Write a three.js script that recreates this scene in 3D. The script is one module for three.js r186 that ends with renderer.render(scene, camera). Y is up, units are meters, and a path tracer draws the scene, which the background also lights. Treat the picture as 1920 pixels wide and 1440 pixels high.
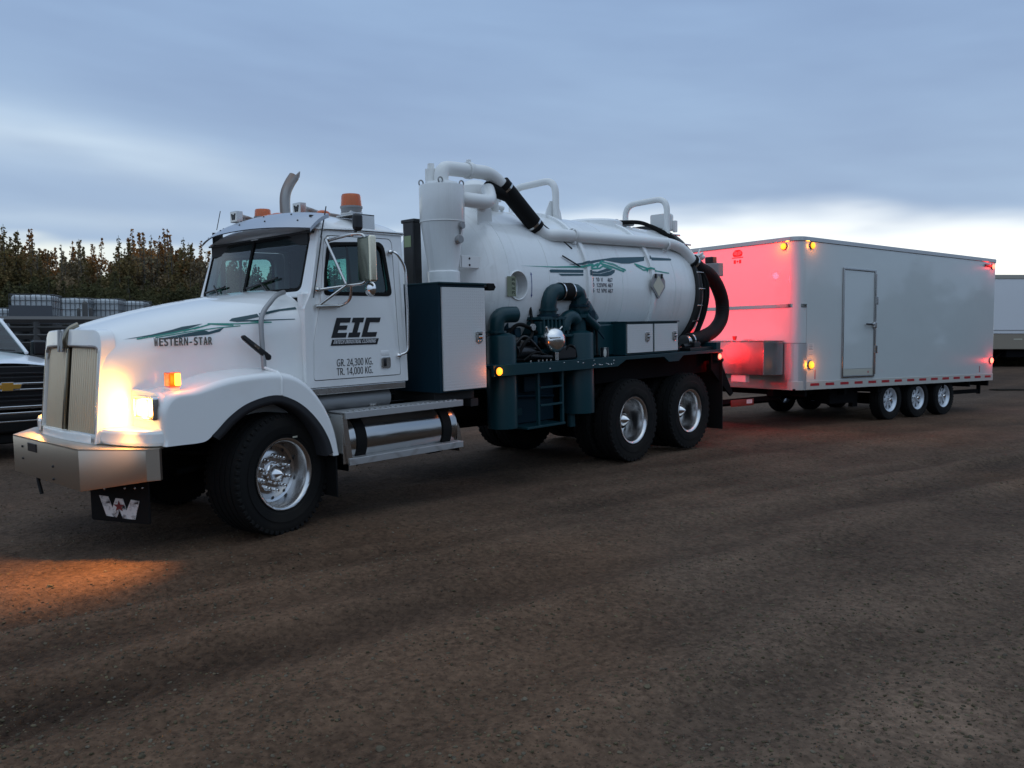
import * as THREE from 'three';
import { RoundedBoxGeometry } from 'three/addons/geometries/RoundedBoxGeometry.js';
import { mergeGeometries, mergeVertices, toCreasedNormals } from 'three/addons/utils/BufferGeometryUtils.js';
import { FontLoader } from 'three/addons/loaders/FontLoader.js';
import { TextGeometry } from 'three/addons/geometries/TextGeometry.js';
import { Brush, Evaluator, SUBTRACTION } from 'three-bvh-csg';

// ---------------------------------------------------------------- camera, sky, sun, exposure
const scene = new THREE.Scene();
const camera = new THREE.PerspectiveCamera(49.74, 4 / 3, 0.1, 3000);
camera.position.set(-3.7338, 1.6363, 7.2047);
{
  const yaw = 0.8227, pit = 0.0489;
  camera.lookAt(camera.position.x + Math.sin(yaw) * Math.cos(pit), camera.position.y - Math.sin(pit), camera.position.z - Math.cos(yaw) * Math.cos(pit));
}
const renderer = new THREE.WebGLRenderer({ antialias: true });
renderer.setSize(1024, 768);
renderer.toneMapping = THREE.LinearToneMapping;
renderer.toneMappingExposure = 1.0;
renderer.shadowMap.enabled = true;

let seed = 7;
const rnd = () => { seed = (seed * 1664525 + 1013904223) >>> 0; return seed / 4294967296; };
const rr = (a, b) => a + (b - a) * rnd();
const lerp = (a, b, t) => a + (b - a) * t;
const clamp = (x, a = 0, b = 1) => Math.min(b, Math.max(a, x));
const sst = (a, b, x) => { const t = clamp((x - a) / (b - a)); return t * t * (3 - 2 * t); };
const hash = (x, y) => { let h = (x | 0) * 374761393 + (y | 0) * 668265263; h = (h ^ (h >>> 13)) * 1274126177; return ((h ^ (h >>> 16)) >>> 0) / 4294967296; };
function noise(x, y) {
  const i = Math.floor(x), j = Math.floor(y), u = x - i, v = y - j, a = u * u * (3 - 2 * u), b = v * v * (3 - 2 * v);
  return lerp(lerp(hash(i, j), hash(i + 1, j), a), lerp(hash(i, j + 1), hash(i + 1, j + 1), a), b);
}
const fbm = (x, y, n = 4) => { let s = 0, a = 0.5, t = 0; for (let k = 0; k < n; k++) { s += a * noise(x, y); t += a; a *= 0.5; x = x * 2.03 + 17.3; y = y * 2.03 + 9.1; } return s / t; };

// dusk overcast: slate-blue cloud deck, thin streaks low down, a pale bright gap along the horizon
const GLOW = [Math.sin(1.17), -Math.cos(1.17)];
function skyColor(x, y, z) {
  const el = Math.asin(clamp(y, -1, 1)) * 57.2958, h = Math.hypot(x, z) || 1e-4, cx = x / h, cz = z / h;
  const e = Math.max(el, 0);
  // deck colour by elevation
  const t = sst(2, 24, e);
  let r = lerp(0.385, 0.325, t), g = lerp(0.51, 0.475, t), b = lerp(0.695, 0.715, t);
  // deck seen on a plane overhead, so that clouds flatten to streaks at the horizon
  const k = 1 / (Math.sin(Math.max(el, 1.2) / 57.3) + 0.09), px = cx * k * Math.cos(e / 57.3), pz = cz * k * Math.cos(e / 57.3);
  const n1 = fbm(px * 0.55 + 3.1, pz * 0.55 + 7.7, 5), n2 = fbm(px * 0.3 + 11.2 + n1 * 0.6, pz * 1.15 - 4.3, 5);
  const m = (1.02 + 0.30 * (n1 - 0.5) + 0.26 * (n2 - 0.5)) * lerp(1, 0.90, sst(28, 62, Math.atan2(cx, -cz) * 57.2958));
  const az0 = Math.atan2(cx, -cz) * 57.2958, wisp = 1 + sst(3, 7, e) * sst(40, 24, e) * (0.10 * (fbm(az0 * 0.07 + 31, el * 0.55 + az0 * 0.03, 5) - 0.5) + 0.08 * (fbm(az0 * 0.22 + 3, el * 1.7 + az0 * 0.12, 4) - 0.5));
  r *= m * 1.01 * wisp; g *= m * wisp; b *= lerp(m, 1, 0.25) * 0.985 * lerp(1, wisp, 0.8);
  // pale streaks
  const az = Math.atan2(cx, -cz) * 57.2958;
  const wob = el + 1.6 * (fbm(az * 0.06, 3.3, 3) - 0.5) * 2;
  const left = sst(46, 16, az) * sst(-75, -10, az);
  const st1 = Math.exp(-(((wob - 11.6 + 0.10 * (az - 20)) / 1.5) ** 2)) * left * (0.45 + 0.9 * fbm(az * 0.12, el * 0.8, 4));
  r += 0.24 * st1; g += 0.25 * st1; b += 0.20 * st1;
  const st3 = Math.exp(-(((wob - 7.2) / 0.7) ** 2)) * left * fbm(az * 0.2 + 5, el, 4);
  r += 0.16 * st3; g += 0.16 * st3; b += 0.12 * st3;
  // bright gap under the deck, widest behind the truck
  const ga = Math.max(0, cx * GLOW[0] + cz * GLOW[1]);
  const edge = 8.4 + 1.4 * (fbm(az * 0.055 + 2, 8.8, 4) - 0.5) * 2 - 0.012 * (az - 62) ** 2 * 0.25;
  const gap = sst(edge + 1.3, edge - 1.6, el + 1.7 * (fbm(az * 0.13, el * 0.9 + 4, 4) - 0.5));
  const str = sst(0.50, 0.95, ga);
  const warm = sst(9, 3, e);
  r += gap * str * lerp(0.72, 0.86, warm); g += gap * str * lerp(0.66, 0.74, warm); b += gap * str * lerp(0.50, 0.48, warm);
  const low = sst(6.5, 5.5, el + 1.3 * (fbm(az * 0.3 + 9, el * 1.2, 3) - 0.5)) * sst(34, 18, az) * sst(-50, 0, az) * sst(0, 3, e + 2);
  r += 0.52 * low; g += 0.45 * low; b += 0.22 * low;
  // sky lifted and warmed overhead and behind the camera, to light the near sides
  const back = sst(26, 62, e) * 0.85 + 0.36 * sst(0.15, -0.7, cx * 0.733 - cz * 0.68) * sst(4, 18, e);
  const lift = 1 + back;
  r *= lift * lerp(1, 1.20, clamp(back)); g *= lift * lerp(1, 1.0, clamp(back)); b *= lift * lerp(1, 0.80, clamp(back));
  if (el < 0) { const d = sst(0, -6, el); r = lerp(r, 0.05, d); g = lerp(g, 0.045, d); b = lerp(b, 0.04, d); }
  return [r, g, b];
}
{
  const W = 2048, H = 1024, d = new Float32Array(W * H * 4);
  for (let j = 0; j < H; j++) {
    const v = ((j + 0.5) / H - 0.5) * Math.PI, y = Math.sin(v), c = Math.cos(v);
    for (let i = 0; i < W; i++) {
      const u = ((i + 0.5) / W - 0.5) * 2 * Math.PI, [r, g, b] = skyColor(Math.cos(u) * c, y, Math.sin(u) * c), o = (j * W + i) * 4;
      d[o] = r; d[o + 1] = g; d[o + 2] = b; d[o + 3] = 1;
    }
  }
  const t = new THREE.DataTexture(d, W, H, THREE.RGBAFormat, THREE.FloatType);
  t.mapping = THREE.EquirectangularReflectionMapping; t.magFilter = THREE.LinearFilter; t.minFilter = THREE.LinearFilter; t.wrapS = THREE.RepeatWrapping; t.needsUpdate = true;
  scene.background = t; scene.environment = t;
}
const sun = new THREE.DirectionalLight(0xffe6cf, 0.12);
sun.position.set(GLOW[0] * 60, 9, GLOW[1] * 60); sun.target.position.set(2, 0, 0);
sun.castShadow = true; sun.shadow.radius = 40; sun.shadow.mapSize.set(2048, 2048);
Object.assign(sun.shadow.camera, { left: -20, right: 20, top: 15, bottom: -15, near: 1, far: 140 });
scene.add(sun, sun.target);

// ---------------------------------------------------------------- textures and materials
function dataTex(n, fn, srgb, rx = 1, ry = rx) {
  const d = new Uint8Array(n * n * 4);
  for (let j = 0; j < n; j++) for (let i = 0; i < n; i++) {
    const c = fn(i / n, j / n), o = (j * n + i) * 4;
    const a = typeof c === 'number' ? [c, c, c] : c;
    d[o] = clamp(a[0]) * 255; d[o + 1] = clamp(a[1]) * 255; d[o + 2] = clamp(a[2]) * 255; d[o + 3] = 255;
  }
  const t = new THREE.DataTexture(d, n, n);
  t.wrapS = t.wrapT = THREE.RepeatWrapping; t.magFilter = THREE.LinearFilter; t.minFilter = THREE.LinearMipmapLinearFilter; t.generateMipmaps = true;
  if (srgb) t.colorSpace = THREE.SRGBColorSpace;
  t.repeat.set(rx, ry); t.needsUpdate = true; return t;
}
function tnoise(u, v, p, s = 0) { // tileable value noise, period p
  const x = u * p, y = v * p, i = Math.floor(x), j = Math.floor(y), a = x - i, b = y - j, f = a * a * (3 - 2 * a), g = b * b * (3 - 2 * b), w = q => ((q % p) + p) % p;
  const H = (m, n) => hash(w(m) + s * 131, w(n) + s * 71);
  return lerp(lerp(H(i, j), H(i + 1, j), f), lerp(H(i, j + 1), H(i + 1, j + 1), f), g);
}
const tfbm = (u, v, p, n, s = 0) => { let r = 0, a = 0.5, t = 0; for (let k = 0; k < n; k++) { r += a * tnoise(u, v, p, s + k); t += a; a *= 0.55; p *= 2; } return r / t; };
const smudge = dataTex(256, (u, v) => { const a = tfbm(u, v, 4, 5, 3); return [0.5, 0.72 + 0.5 * (a - 0.5), 0.5]; }, false);
const treadPlate = dataTex(128, (u, v) => { // raised lozenges, alternate directions
  const X = u * 4, Y = v * 4, i = Math.floor(X), j = Math.floor(Y), x = X - i - 0.5, y = Y - j - 0.5, s = (i + j) % 2 ? 1 : -1;
  const p = (x + s * y) * 0.707, q = (x - s * y) * 0.707;
  return clamp(1.25 - ((p / 0.42) ** 2 + (q / 0.13) ** 2));
}, false);
const quilt = dataTex(64, (u, v) => { const a = Math.abs(Math.sin((u + v) * Math.PI * 4)) * Math.abs(Math.sin((u - v) * Math.PI * 4)); return a; }, false);
const ripple = dataTex(256, (u, v) => tfbm(u, v, 3, 4, 21), false, 0.35);
const brushed = dataTex(256, (u, v) => 0.6 + 0.3 * (tnoise(u, v, 4, 1) - 0.5) + 0.25 * (tnoise(u * 1, v, 128, 5) - 0.5), false);

const C = (r, g, b) => new THREE.Color().setRGB(r, g, b);
const std = (c, o = {}) => new THREE.MeshStandardMaterial({ color: C(...c), roughness: 0.6, ...o });
const phy = (c, o = {}) => new THREE.MeshPhysicalMaterial({ color: C(...c), roughness: 0.5, ...o });
function dirtMap(base, dirt, amt, n = 256, p = 3, s = 1) { // uneven grime over a paint, in linear colour
  const g = x => x <= 0.0031308 ? x * 12.92 : 1.055 * x ** (1 / 2.4) - 0.055;
  return dataTex(n, (u, v) => { const k = clamp((tfbm(u, v, p, 5, s) - 0.42) * 2.2) * amt; return base.map((c, i) => g(lerp(c, dirt[i], k))); }, true);
}
function streaked(base, dirt) { // grime with faint runs down the shell
  const g = x => x <= 0.0031308 ? x * 12.92 : 1.055 * x ** (1 / 2.4) - 0.055, n2 = (u, v, a, b, s) => { const x = u * a, y = v * b, i = Math.floor(x), j = Math.floor(y), f = x - i, h = y - j, H = (m, k) => hash((m % a) + s * 31, (k % b) + s * 17), q = f * f * (3 - 2 * f), r = h * h * (3 - 2 * h); return lerp(lerp(H(i, j), H(i + 1, j), q), lerp(H(i, j + 1), H(i + 1, j + 1), q), r); };
  return dataTex(512, (u, v) => { const runs = clamp((0.6 * n2(u, v, 48, 4, 3) + 0.4 * n2(u, v, 128, 6, 5) - 0.56) * 2.4), patch = clamp((tfbm(u, v, 4, 5, 9) - 0.46) * 2), fine = tnoise(u, v, 128, 3); const k = clamp(0.30 * patch + 0.42 * runs * (0.35 + patch) + 0.05 * fine); return base.map((c, i) => g(lerp(c, dirt[i], k))); }, true);
}
const M = {
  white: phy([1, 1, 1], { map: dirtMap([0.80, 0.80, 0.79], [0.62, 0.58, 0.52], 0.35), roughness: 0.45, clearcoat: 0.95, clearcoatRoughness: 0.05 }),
  tankWhite: phy([1, 1, 1], { map: streaked([0.79, 0.80, 0.79], [0.42, 0.41, 0.38]), roughness: 0.42, clearcoat: 0.6, clearcoatRoughness: 0.10 }),
  pipeWhite: std([0.74, 0.74, 0.72], { roughness: 0.42 }),
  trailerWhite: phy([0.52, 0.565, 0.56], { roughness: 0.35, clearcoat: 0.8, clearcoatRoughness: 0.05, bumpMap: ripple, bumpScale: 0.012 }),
  teal: phy([0.003, 0.032, 0.041], { roughness: 0.42, specularIntensity: 0.5, clearcoat: 0.15, clearcoatRoughness: 0.15 }),
  navy: phy([0.003, 0.020, 0.032], { roughness: 0.55, specularIntensity: 0.35 }),
  chrome: std([0.76, 0.75, 0.74], { metalness: 1, roughness: 0.19 }),
  steel: std([0.58, 0.57, 0.55], { metalness: 1, roughness: 0.34, roughnessMap: smudge }),
  alu: std([0.40, 0.40, 0.395], { metalness: 1, roughness: 0.36, roughnessMap: brushed }),
  aluPlate: std([0.50, 0.50, 0.495], { metalness: 0.85, roughness: 0.5, bumpMap: treadPlate, bumpScale: 0.003 }),
  aluQuilt: std([0.5, 0.5, 0.495], { metalness: 0.9, roughness: 0.33, bumpMap: quilt, bumpScale: 0.002 }),
  platePaint: std([0.60, 0.60, 0.59], { metalness: 0.25, roughness: 0.5, bumpMap: treadPlate, bumpScale: 0.002 }),
  greyMetal: std([0.30, 0.30, 0.30], { metalness: 0.5, roughness: 0.5 }),
  darkMetal: std([0.03, 0.03, 0.03], { metalness: 0.4, roughness: 0.6 }),
  frame: phy([0.006, 0.006, 0.0065], { roughness: 0.85, specularIntensity: 0.15 }),
  tyre: phy([1, 1, 1], { map: dirtMap([0.009, 0.009, 0.009], [0.034, 0.028, 0.022], 0.7, 256, 4, 5), roughness: 0.85, specularIntensity: 0.35 }),
  rubber: phy([0.008, 0.008, 0.008], { roughness: 0.75, specularIntensity: 0.3 }),
  flare: phy([0.03, 0.03, 0.033], { roughness: 0.8, specularIntensity: 0.4 }),
  black: std([0.008, 0.008, 0.009], { roughness: 0.35 }),
  decalBlack: std([0.006, 0.006, 0.008], { roughness: 0.5 }),
  amberOff: phy([0.72, 0.15, 0.010], { roughness: 0.25, transmission: 0.35, thickness: 0, clearcoat: 0.6 }),
  glass: phy([0.56, 0.68, 0.68], { roughness: 0.03, transmission: 1, thickness: 0, ior: 1.5 }),
  glassDark: phy([0.50, 0.70, 0.69], { roughness: 0.03, transmission: 1, thickness: 0, ior: 1.5 }),
  mirror: std([0.75, 0.8, 0.72], { metalness: 1, roughness: 0.04 }),
  bumperSteel: std([0.56, 0.485, 0.40], { metalness: 1, roughness: 0.36 }),  // warm tint stands in for the glow of lit ground on the steel
  grilleBar: std([0.66, 0.53, 0.37], { metalness: 0.45, roughness: 0.42 }),  // beige colour stands in for warm lamp light caught by the bars
  cream: std([0.52, 0.50, 0.40], { roughness: 0.6 }),
  seat: std([0.035, 0.035, 0.04], { roughness: 0.9 }),
  trimIn: std([0.03, 0.032, 0.034], { roughness: 0.9 }),
  red: std([0.45, 0.03, 0.025], { roughness: 0.5 }),
  redTape: std([0.36, 0.012, 0.02], { roughness: 0.35 }),
  rust: std([1, 1, 1], { map: dirtMap([0.34, 0.33, 0.32], [0.16, 0.07, 0.03], 1, 128, 4, 4), metalness: 0.6, roughness: 0.5 }),
  tongue: std([0.20, 0.03, 0.018], { roughness: 0.5 }),
};
function canvasTexture0() { // hot spot of the bulb in the reflector, warm towards the rim
  const c = document.createElement('canvas'); c.width = 128; c.height = 64; const g = c.getContext('2d'), q = g.createRadialGradient(66, 32, 4, 66, 32, 66);
  q.addColorStop(0, '#fff0c8'); q.addColorStop(0.45, '#ffd98c'); q.addColorStop(0.8, '#e8923a'); q.addColorStop(1, '#a85a1c'); g.fillStyle = q; g.fillRect(0, 0, 128, 64); g.fillStyle = 'rgba(150,80,30,0.35)'; for (let x = 0; x < 128; x += 10) g.fillRect(x, 0, 2, 64);
  const t = new THREE.CanvasTexture(c); t.colorSpace = THREE.SRGBColorSpace; t.wrapS = t.wrapT = THREE.ClampToEdgeWrapping; t.repeat.set(1 / 0.254, 1 / 0.134); t.offset.set(-0.828 / 0.254, -1.118 / 0.134); return t;
}
const lamp = (c, e) => new THREE.MeshStandardMaterial({ color: C(...c.map(v => v * 0.5)), emissive: C(...c), emissiveIntensity: e, roughness: 0.3 });
const L = { head: (() => { const m = lamp([1, 1, 1], 3.4), t = canvasTexture0(); m.emissiveMap = t; return m; })(), amber: lamp([1, 0.36, 0.03], 7), unlitAmberGlow: lamp([1, 0.42, 0.10], 1.1), red: lamp([1, 0.05, 0.035], 6), redHot: lamp([1, 0.13, 0.08], 5), amberHot: lamp([1, 0.29, 0.02], 2.6) };

// ---------------------------------------------------------------- geometry helpers
const used = {};
const numbered = n => { const k = used[n] = (used[n] ?? -1) + 1; return k ? `${n}_${String(k).padStart(3, '0')}` : n; };
const uvOff = g => g;
function prep(g) { g = g.index ? g.toNonIndexed() : g.clone(); for (const k of Object.keys(g.attributes)) if (!['position', 'normal', 'uv'].includes(k)) g.deleteAttribute(k); if (!g.attributes.normal) g.computeVertexNormals(); if (!g.attributes.uv) g.setAttribute('uv', new THREE.BufferAttribute(new Float32Array(g.attributes.position.count * 2), 2)); return g; }
const merge = list => list.length === 1 ? list[0] : mergeGeometries(list.map(prep));
function P(parent, name, geo, m) { // a named mesh
  const o = new THREE.Mesh(Array.isArray(geo) ? merge(geo) : geo, m); o.name = name; o.castShadow = o.receiveShadow = true; parent.add(o); return o;
}
const EACH = (parent, name, list, m) => list.map(g => P(parent, name, g, m)); // alike pieces, each a mesh of its own
function thing(name, label, category, group) { const o = new THREE.Group(); o.name = numbered(name); o.userData = { label, category }; if (group) o.userData.group = group; scene.add(o); return o; }
const GR = (parent, name) => { const o = new THREE.Group(); o.name = name; parent.add(o); return o; };
function uvBox(g, s = 1) { // box-projected uv in metres * s
  const p = g.attributes.position, n = g.attributes.normal, uv = new Float32Array(p.count * 2);
  for (let i = 0; i < p.count; i++) { const a = Math.abs(n.getX(i)), b = Math.abs(n.getY(i)), c = Math.abs(n.getZ(i)); const [u, v] = c >= a && c >= b ? [p.getX(i), p.getY(i)] : a >= b ? [p.getZ(i), p.getY(i)] : [p.getX(i), p.getZ(i)]; uv[2 * i] = u * s; uv[2 * i + 1] = v * s; }
  g.setAttribute('uv', new THREE.BufferAttribute(uv, 2)); return g;
}
function bx(x0, x1, y0, y1, z0, z1, r = 0.008, s = 1) {
  const w = Math.abs(x1 - x0), h = Math.abs(y1 - y0), d = Math.abs(z1 - z0), rad = Math.min(r, w * 0.45, h * 0.45, d * 0.45);
  const g = rad < 0.001 ? new THREE.BoxGeometry(w, h, d) : new RoundedBoxGeometry(w, h, d, 2, rad);
  g.translate((x0 + x1) / 2, (y0 + y1) / 2, (z0 + z1) / 2); return uvBox(g.index ? g.toNonIndexed() : g, s);
}
const V = (x, y, z) => new THREE.Vector3(x, y, z);
function rod(a, b, r, r2 = r, n = 12) { // a straight bar between two points
  const d = V(...b).sub(V(...a)), g = new THREE.CylinderGeometry(r2, r, d.length(), n);
  g.translate(0, d.length() / 2, 0); g.applyQuaternion(new THREE.Quaternion().setFromUnitVectors(V(0, 1, 0), d.normalize())); g.translate(...a); return g;
}
function flatBar(a, b, w, t) { const d = V(...b).sub(V(...a)), g = new THREE.BoxGeometry(w, d.length(), t); g.translate(0, d.length() / 2, 0); g.applyQuaternion(new THREE.Quaternion().setFromUnitVectors(V(0, 1, 0), d.normalize())); g.translate(...a); return g; }
function fillet(pts, R, n = 8) { // polyline with rounded corners
  const p = pts.map(q => V(...q)), out = [p[0]];
  for (let i = 1; i < p.length - 1; i++) {
    const a = p[i - 1].clone().sub(p[i]), b = p[i + 1].clone().sub(p[i]), la = a.length(), lb = b.length(), r = Math.min(R, la * 0.48, lb * 0.48);
    const s = p[i].clone().addScaledVector(a, r / la), e = p[i].clone().addScaledVector(b, r / lb);
    for (let k = 0; k <= n; k++) { const t = k / n; out.push(s.clone().multiplyScalar((1 - t) ** 2).addScaledVector(p[i], 2 * t * (1 - t)).addScaledVector(e, t * t)); }
  }
  out.push(p[p.length - 1]); return out;
}
class Poly extends THREE.Curve { // exact polyline, by arc length
  constructor(p) { super(); this.p = p; this.l = [0]; for (let i = 1; i < p.length; i++) this.l.push(this.l[i - 1] + p[i].distanceTo(p[i - 1])); }
  getPoint(t, o = new THREE.Vector3()) { const d = t * this.l[this.l.length - 1]; let i = 1; while (i < this.l.length - 1 && this.l[i] < d) i++; const k = (d - this.l[i - 1]) / ((this.l[i] - this.l[i - 1]) || 1); return o.copy(this.p[i - 1]).lerp(this.p[i], k); }
}
function tubeOf(curve, r, seg, n) {
  const g = new THREE.TubeGeometry(curve, seg, r, n), list = [g];
  for (const [t, s] of [[0, -1], [1, 1]]) { const c = new THREE.CircleGeometry(r, n); c.applyQuaternion(new THREE.Quaternion().setFromUnitVectors(V(0, 0, 1), curve.getTangent(t).multiplyScalar(s))); const q = curve.getPoint(t); c.translate(q.x, q.y, q.z); list.push(c); }
  return merge(list);
}
function pipe(pts, r, bend = 0.1, n = 14, seg) { const c = new Poly(fillet(pts, bend)); return tubeOf(c, r, seg ?? Math.max(8, Math.min(160, Math.ceil(c.l[c.l.length - 1] / Math.max(0.02, r * 0.5)))), n); }
function hose(pts, r, n = 16, seg = 60) { return tubeOf(new THREE.CatmullRomCurve3(pts.map(q => V(...q)), false, 'centripetal'), r, seg, n); }
function lathe(profile, n = 40, axis = 'y') { const g = new THREE.LatheGeometry(profile.map(([r, y]) => new THREE.Vector2(r, y)), n); if (axis === 'x') g.rotateZ(-Math.PI / 2); if (axis === 'z') g.rotateX(Math.PI / 2); return toCreasedNormals(g, 0.6); }
const at = (g, x, y, z) => g.translate(x, y, z);
function ext(pts, depth, bev = 0, holes = []) { // polygon in x,y extruded to +z
  const s = pts instanceof THREE.Shape ? pts : new THREE.Shape(pts.map(p => new THREE.Vector2(...p)));
  for (const h of holes) s.holes.push(new THREE.Path((h.getPoints ? h.getPoints(10) : h.map(p => new THREE.Vector2(...p)))));
  const g = new THREE.ExtrudeGeometry(s, { depth: depth - 2 * bev, bevelEnabled: bev > 0, bevelSize: bev, bevelOffset: -bev, bevelThickness: bev, bevelSegments: 2, curveSegments: 10 });
  if (bev) g.translate(0, 0, bev);
  return uvBox(g);
}
function roundPoly(pts, R, n = 5) { // rounded closed polygon
  const out = [], N = pts.length;
  for (let i = 0; i < N; i++) {
    const p = new THREE.Vector2(...pts[i]), a = new THREE.Vector2(...pts[(i + N - 1) % N]).sub(p), b = new THREE.Vector2(...pts[(i + 1) % N]).sub(p), r = Math.min(pts[i][2] ?? R, a.length() * 0.48, b.length() * 0.48);
    const s = p.clone().addScaledVector(a.normalize(), r), e = p.clone().addScaledVector(b.normalize(), r);
    for (let k = 0; k <= n; k++) { const t = k / n; out.push([s.x * (1 - t) ** 2 + 2 * p.x * t * (1 - t) + e.x * t * t, s.y * (1 - t) ** 2 + 2 * p.y * t * (1 - t) + e.y * t * t]); }
  }
  return out;
}
function surf(fn, nu, nv, thick) { // parametric sheet
  const pos = [], uv = [], idx = [];
  for (let i = 0; i <= nu; i++) for (let j = 0; j <= nv; j++) { const q = fn(i / nu, j / nv); pos.push(q[0], q[1], q[2]); uv.push(q[3] ?? q[0], q[4] ?? q[1]); }
  for (let i = 0; i < nu; i++) for (let j = 0; j < nv; j++) { const a = i * (nv + 1) + j, b = a + nv + 1; idx.push(a, b, a + 1, b, b + 1, a + 1); }
  const g = new THREE.BufferGeometry(); g.setAttribute('position', new THREE.Float32BufferAttribute(pos, 3)); g.setAttribute('uv', new THREE.Float32BufferAttribute(uv, 2)); g.setIndex(idx); g.computeVertexNormals(); return g;
}
function warp(g, fn) { const p = g.attributes.position; for (let i = 0; i < p.count; i++) { const q = fn(p.getX(i), p.getY(i), p.getZ(i)); p.setXYZ(i, q[0], q[1], q[2]); } if (g.index) { g.computeVertexNormals(); return g; } return toCreasedNormals(g, 0.38); }
const fonts = { sans: await new FontLoader().loadAsync('fonts/droid/droid_sans_bold.typeface.json'), reg: await new FontLoader().loadAsync('fonts/droid/droid_sans_regular.typeface.json'), serif: await new FontLoader().loadAsync('fonts/droid/droid_serif_bold.typeface.json') };
function text(str, h, font, depth = 0.002, width) { // baseline-left at origin, cap height h; optionally scaled to a width
  const g = new TextGeometry(str, { font: fonts[font], size: h / 0.72, depth, curveSegments: 3, bevelEnabled: false });
  g.computeBoundingBox(); const b = g.boundingBox; g.translate(-b.min.x, 0, 0);
  if (width) g.scale(width / (b.max.x - b.min.x), 1, 1); return g;
}
function canvasTex(w, h, draw, srgb = true) { const c = document.createElement('canvas'); c.width = w; c.height = h; draw(c.getContext('2d'), w, h); const t = new THREE.CanvasTexture(c); if (srgb) t.colorSpace = THREE.SRGBColorSpace; t.anisotropy = 8; return t; }
function aim(parent, p, to, color, I, angle = 1.25) { const l = new THREE.SpotLight(color, I, 0, angle, 0.5, 2); l.position.set(...p); l.target.position.set(...to); l.castShadow = true; l.shadow.radius = 3; parent.add(l, l.target); return l; }
function glow(parent, x, y, z, color, I, radius = 1.5, dist = 0) { const l = new THREE.PointLight(color, I, dist, 2); l.position.set(x, y, z); l.castShadow = true; l.shadow.radius = radius; parent.add(l); return l; }
function subdiv(g, maxLen) { // split long edges so that bent sheets stay smooth
  g = prep(g); let p = Array.from(g.attributes.position.array), out; const q = [];
  let tris = []; for (let i = 0; i < p.length; i += 9) tris.push(p.slice(i, i + 9));
  for (let pass = 0; pass < 7; pass++) { out = []; let any = false; for (const t of tris) { const A = t.slice(0, 3), B = t.slice(3, 6), Cc = t.slice(6, 9), d = (a, b) => Math.hypot(a[0] - b[0], a[1] - b[1], a[2] - b[2]), l = [d(A, B), d(B, Cc), d(Cc, A)], m = Math.max(...l); if (m <= maxLen) { out.push(t); continue; } any = true; const mid = (a, b) => a.map((v, i) => (v + b[i]) / 2); if (m === l[0]) { const k = mid(A, B); out.push([...A, ...k, ...Cc], [...k, ...B, ...Cc]); } else if (m === l[1]) { const k = mid(B, Cc); out.push([...A, ...B, ...k], [...A, ...k, ...Cc]); } else { const k = mid(Cc, A); out.push([...A, ...B, ...k], [...k, ...B, ...Cc]); } } tris = out; if (!any) break; }
  const r = new THREE.BufferGeometry(); r.setAttribute('position', new THREE.Float32BufferAttribute(tris.flat(), 3)); r.computeVertexNormals(); return uvBox(r);
}
// ---------------------------------------------------------------- ground
const RUTS = [[1.78, 0.16, 0.26, 0.028], [2.02, 0.16, 0.16, 0.02], [3.38, 0.14, 0.30, 0.04], [2.75, 0.20, 0.22, 0.02], [4.6, 0.10, 0.3, 0.018], [0.35, 0.10, 0.3, 0.02], [5.4, 0.22, 0.24, 0.02], [4.05, 0.13, 0.2, 0.016]];
function rutAt(x, z) { // depth of the wheel tracks that curve along the truck's side
  let d = 0;
  RUTS.forEach(([c, k, w, h], i) => {
    const zc = c + k * (x + 1) + 0.012 * (x + 1) ** 2 * (i % 2 ? 1 : 0.4) + 0.10 * (noise(x * 0.5, i * 7.7) - 0.5), q = (z - zc) / w;
    const fade = 0.35 + 0.65 * sst(0.3, 0.62, fbm(x * 0.35 + i * 5, i * 3.1, 3));
    d += h * fade * (Math.exp(-q * q) - 0.75 * Math.exp(-((Math.abs(q) - 1.55) ** 2) * 3));
    if (i < 3) d += 0.012 * Math.exp(-q * q * 0.8) * (Math.sin(x * 42 + 14 * Math.abs(q)) > 0.1 ? 1 : 0) * sst(1.5, -0.5, x);
  });
  return d;
}
const ramp = x => 0.04 + 0.016 * clamp(x, -5, 7) + 0.046 * clamp(x - 7, 0, 2.6) + 0.010 * clamp(x - 13, 0, 32);
function gy(x, z) { // ground height, smooth ends on the gentle ramp
  let y = ramp(x);
  const nearTruck = sst(-3.3, -1.9, x) * sst(17, 15, x);
  return y + 0.05 * (fbm(x * 0.16, z * 0.16, 3) - 0.5) * (1 - 0.8 * nearTruck);
}
function gyFine(x, z) {
  const d = Math.hypot(x + 1, z - 3), k = sst(40, 12, d);
  let y = gy(x, z);
  if (k > 0) y += k * (0.030 * (fbm(x * 1.6, z * 1.6, 3) - 0.5) + 0.020 * (fbm(x * 6.3 + 5, z * 6.3, 3) - 0.5) + 0.011 * (fbm(x * 19 + 5, z * 19, 2) - 0.5) - rutAt(x, z));
  return y;
}
function axis(a, b, step, lo, hi) { const r = []; let x = a, s = step; const left = []; while (x > lo) { s *= 1.16; x -= s; left.unshift(Math.max(x, lo)); } r.push(...left); for (x = a; x < b; x += step) r.push(x); s = step; while (x < hi) { r.push(x); s *= 1.16; x += s; } r.push(hi); return r; }
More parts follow.
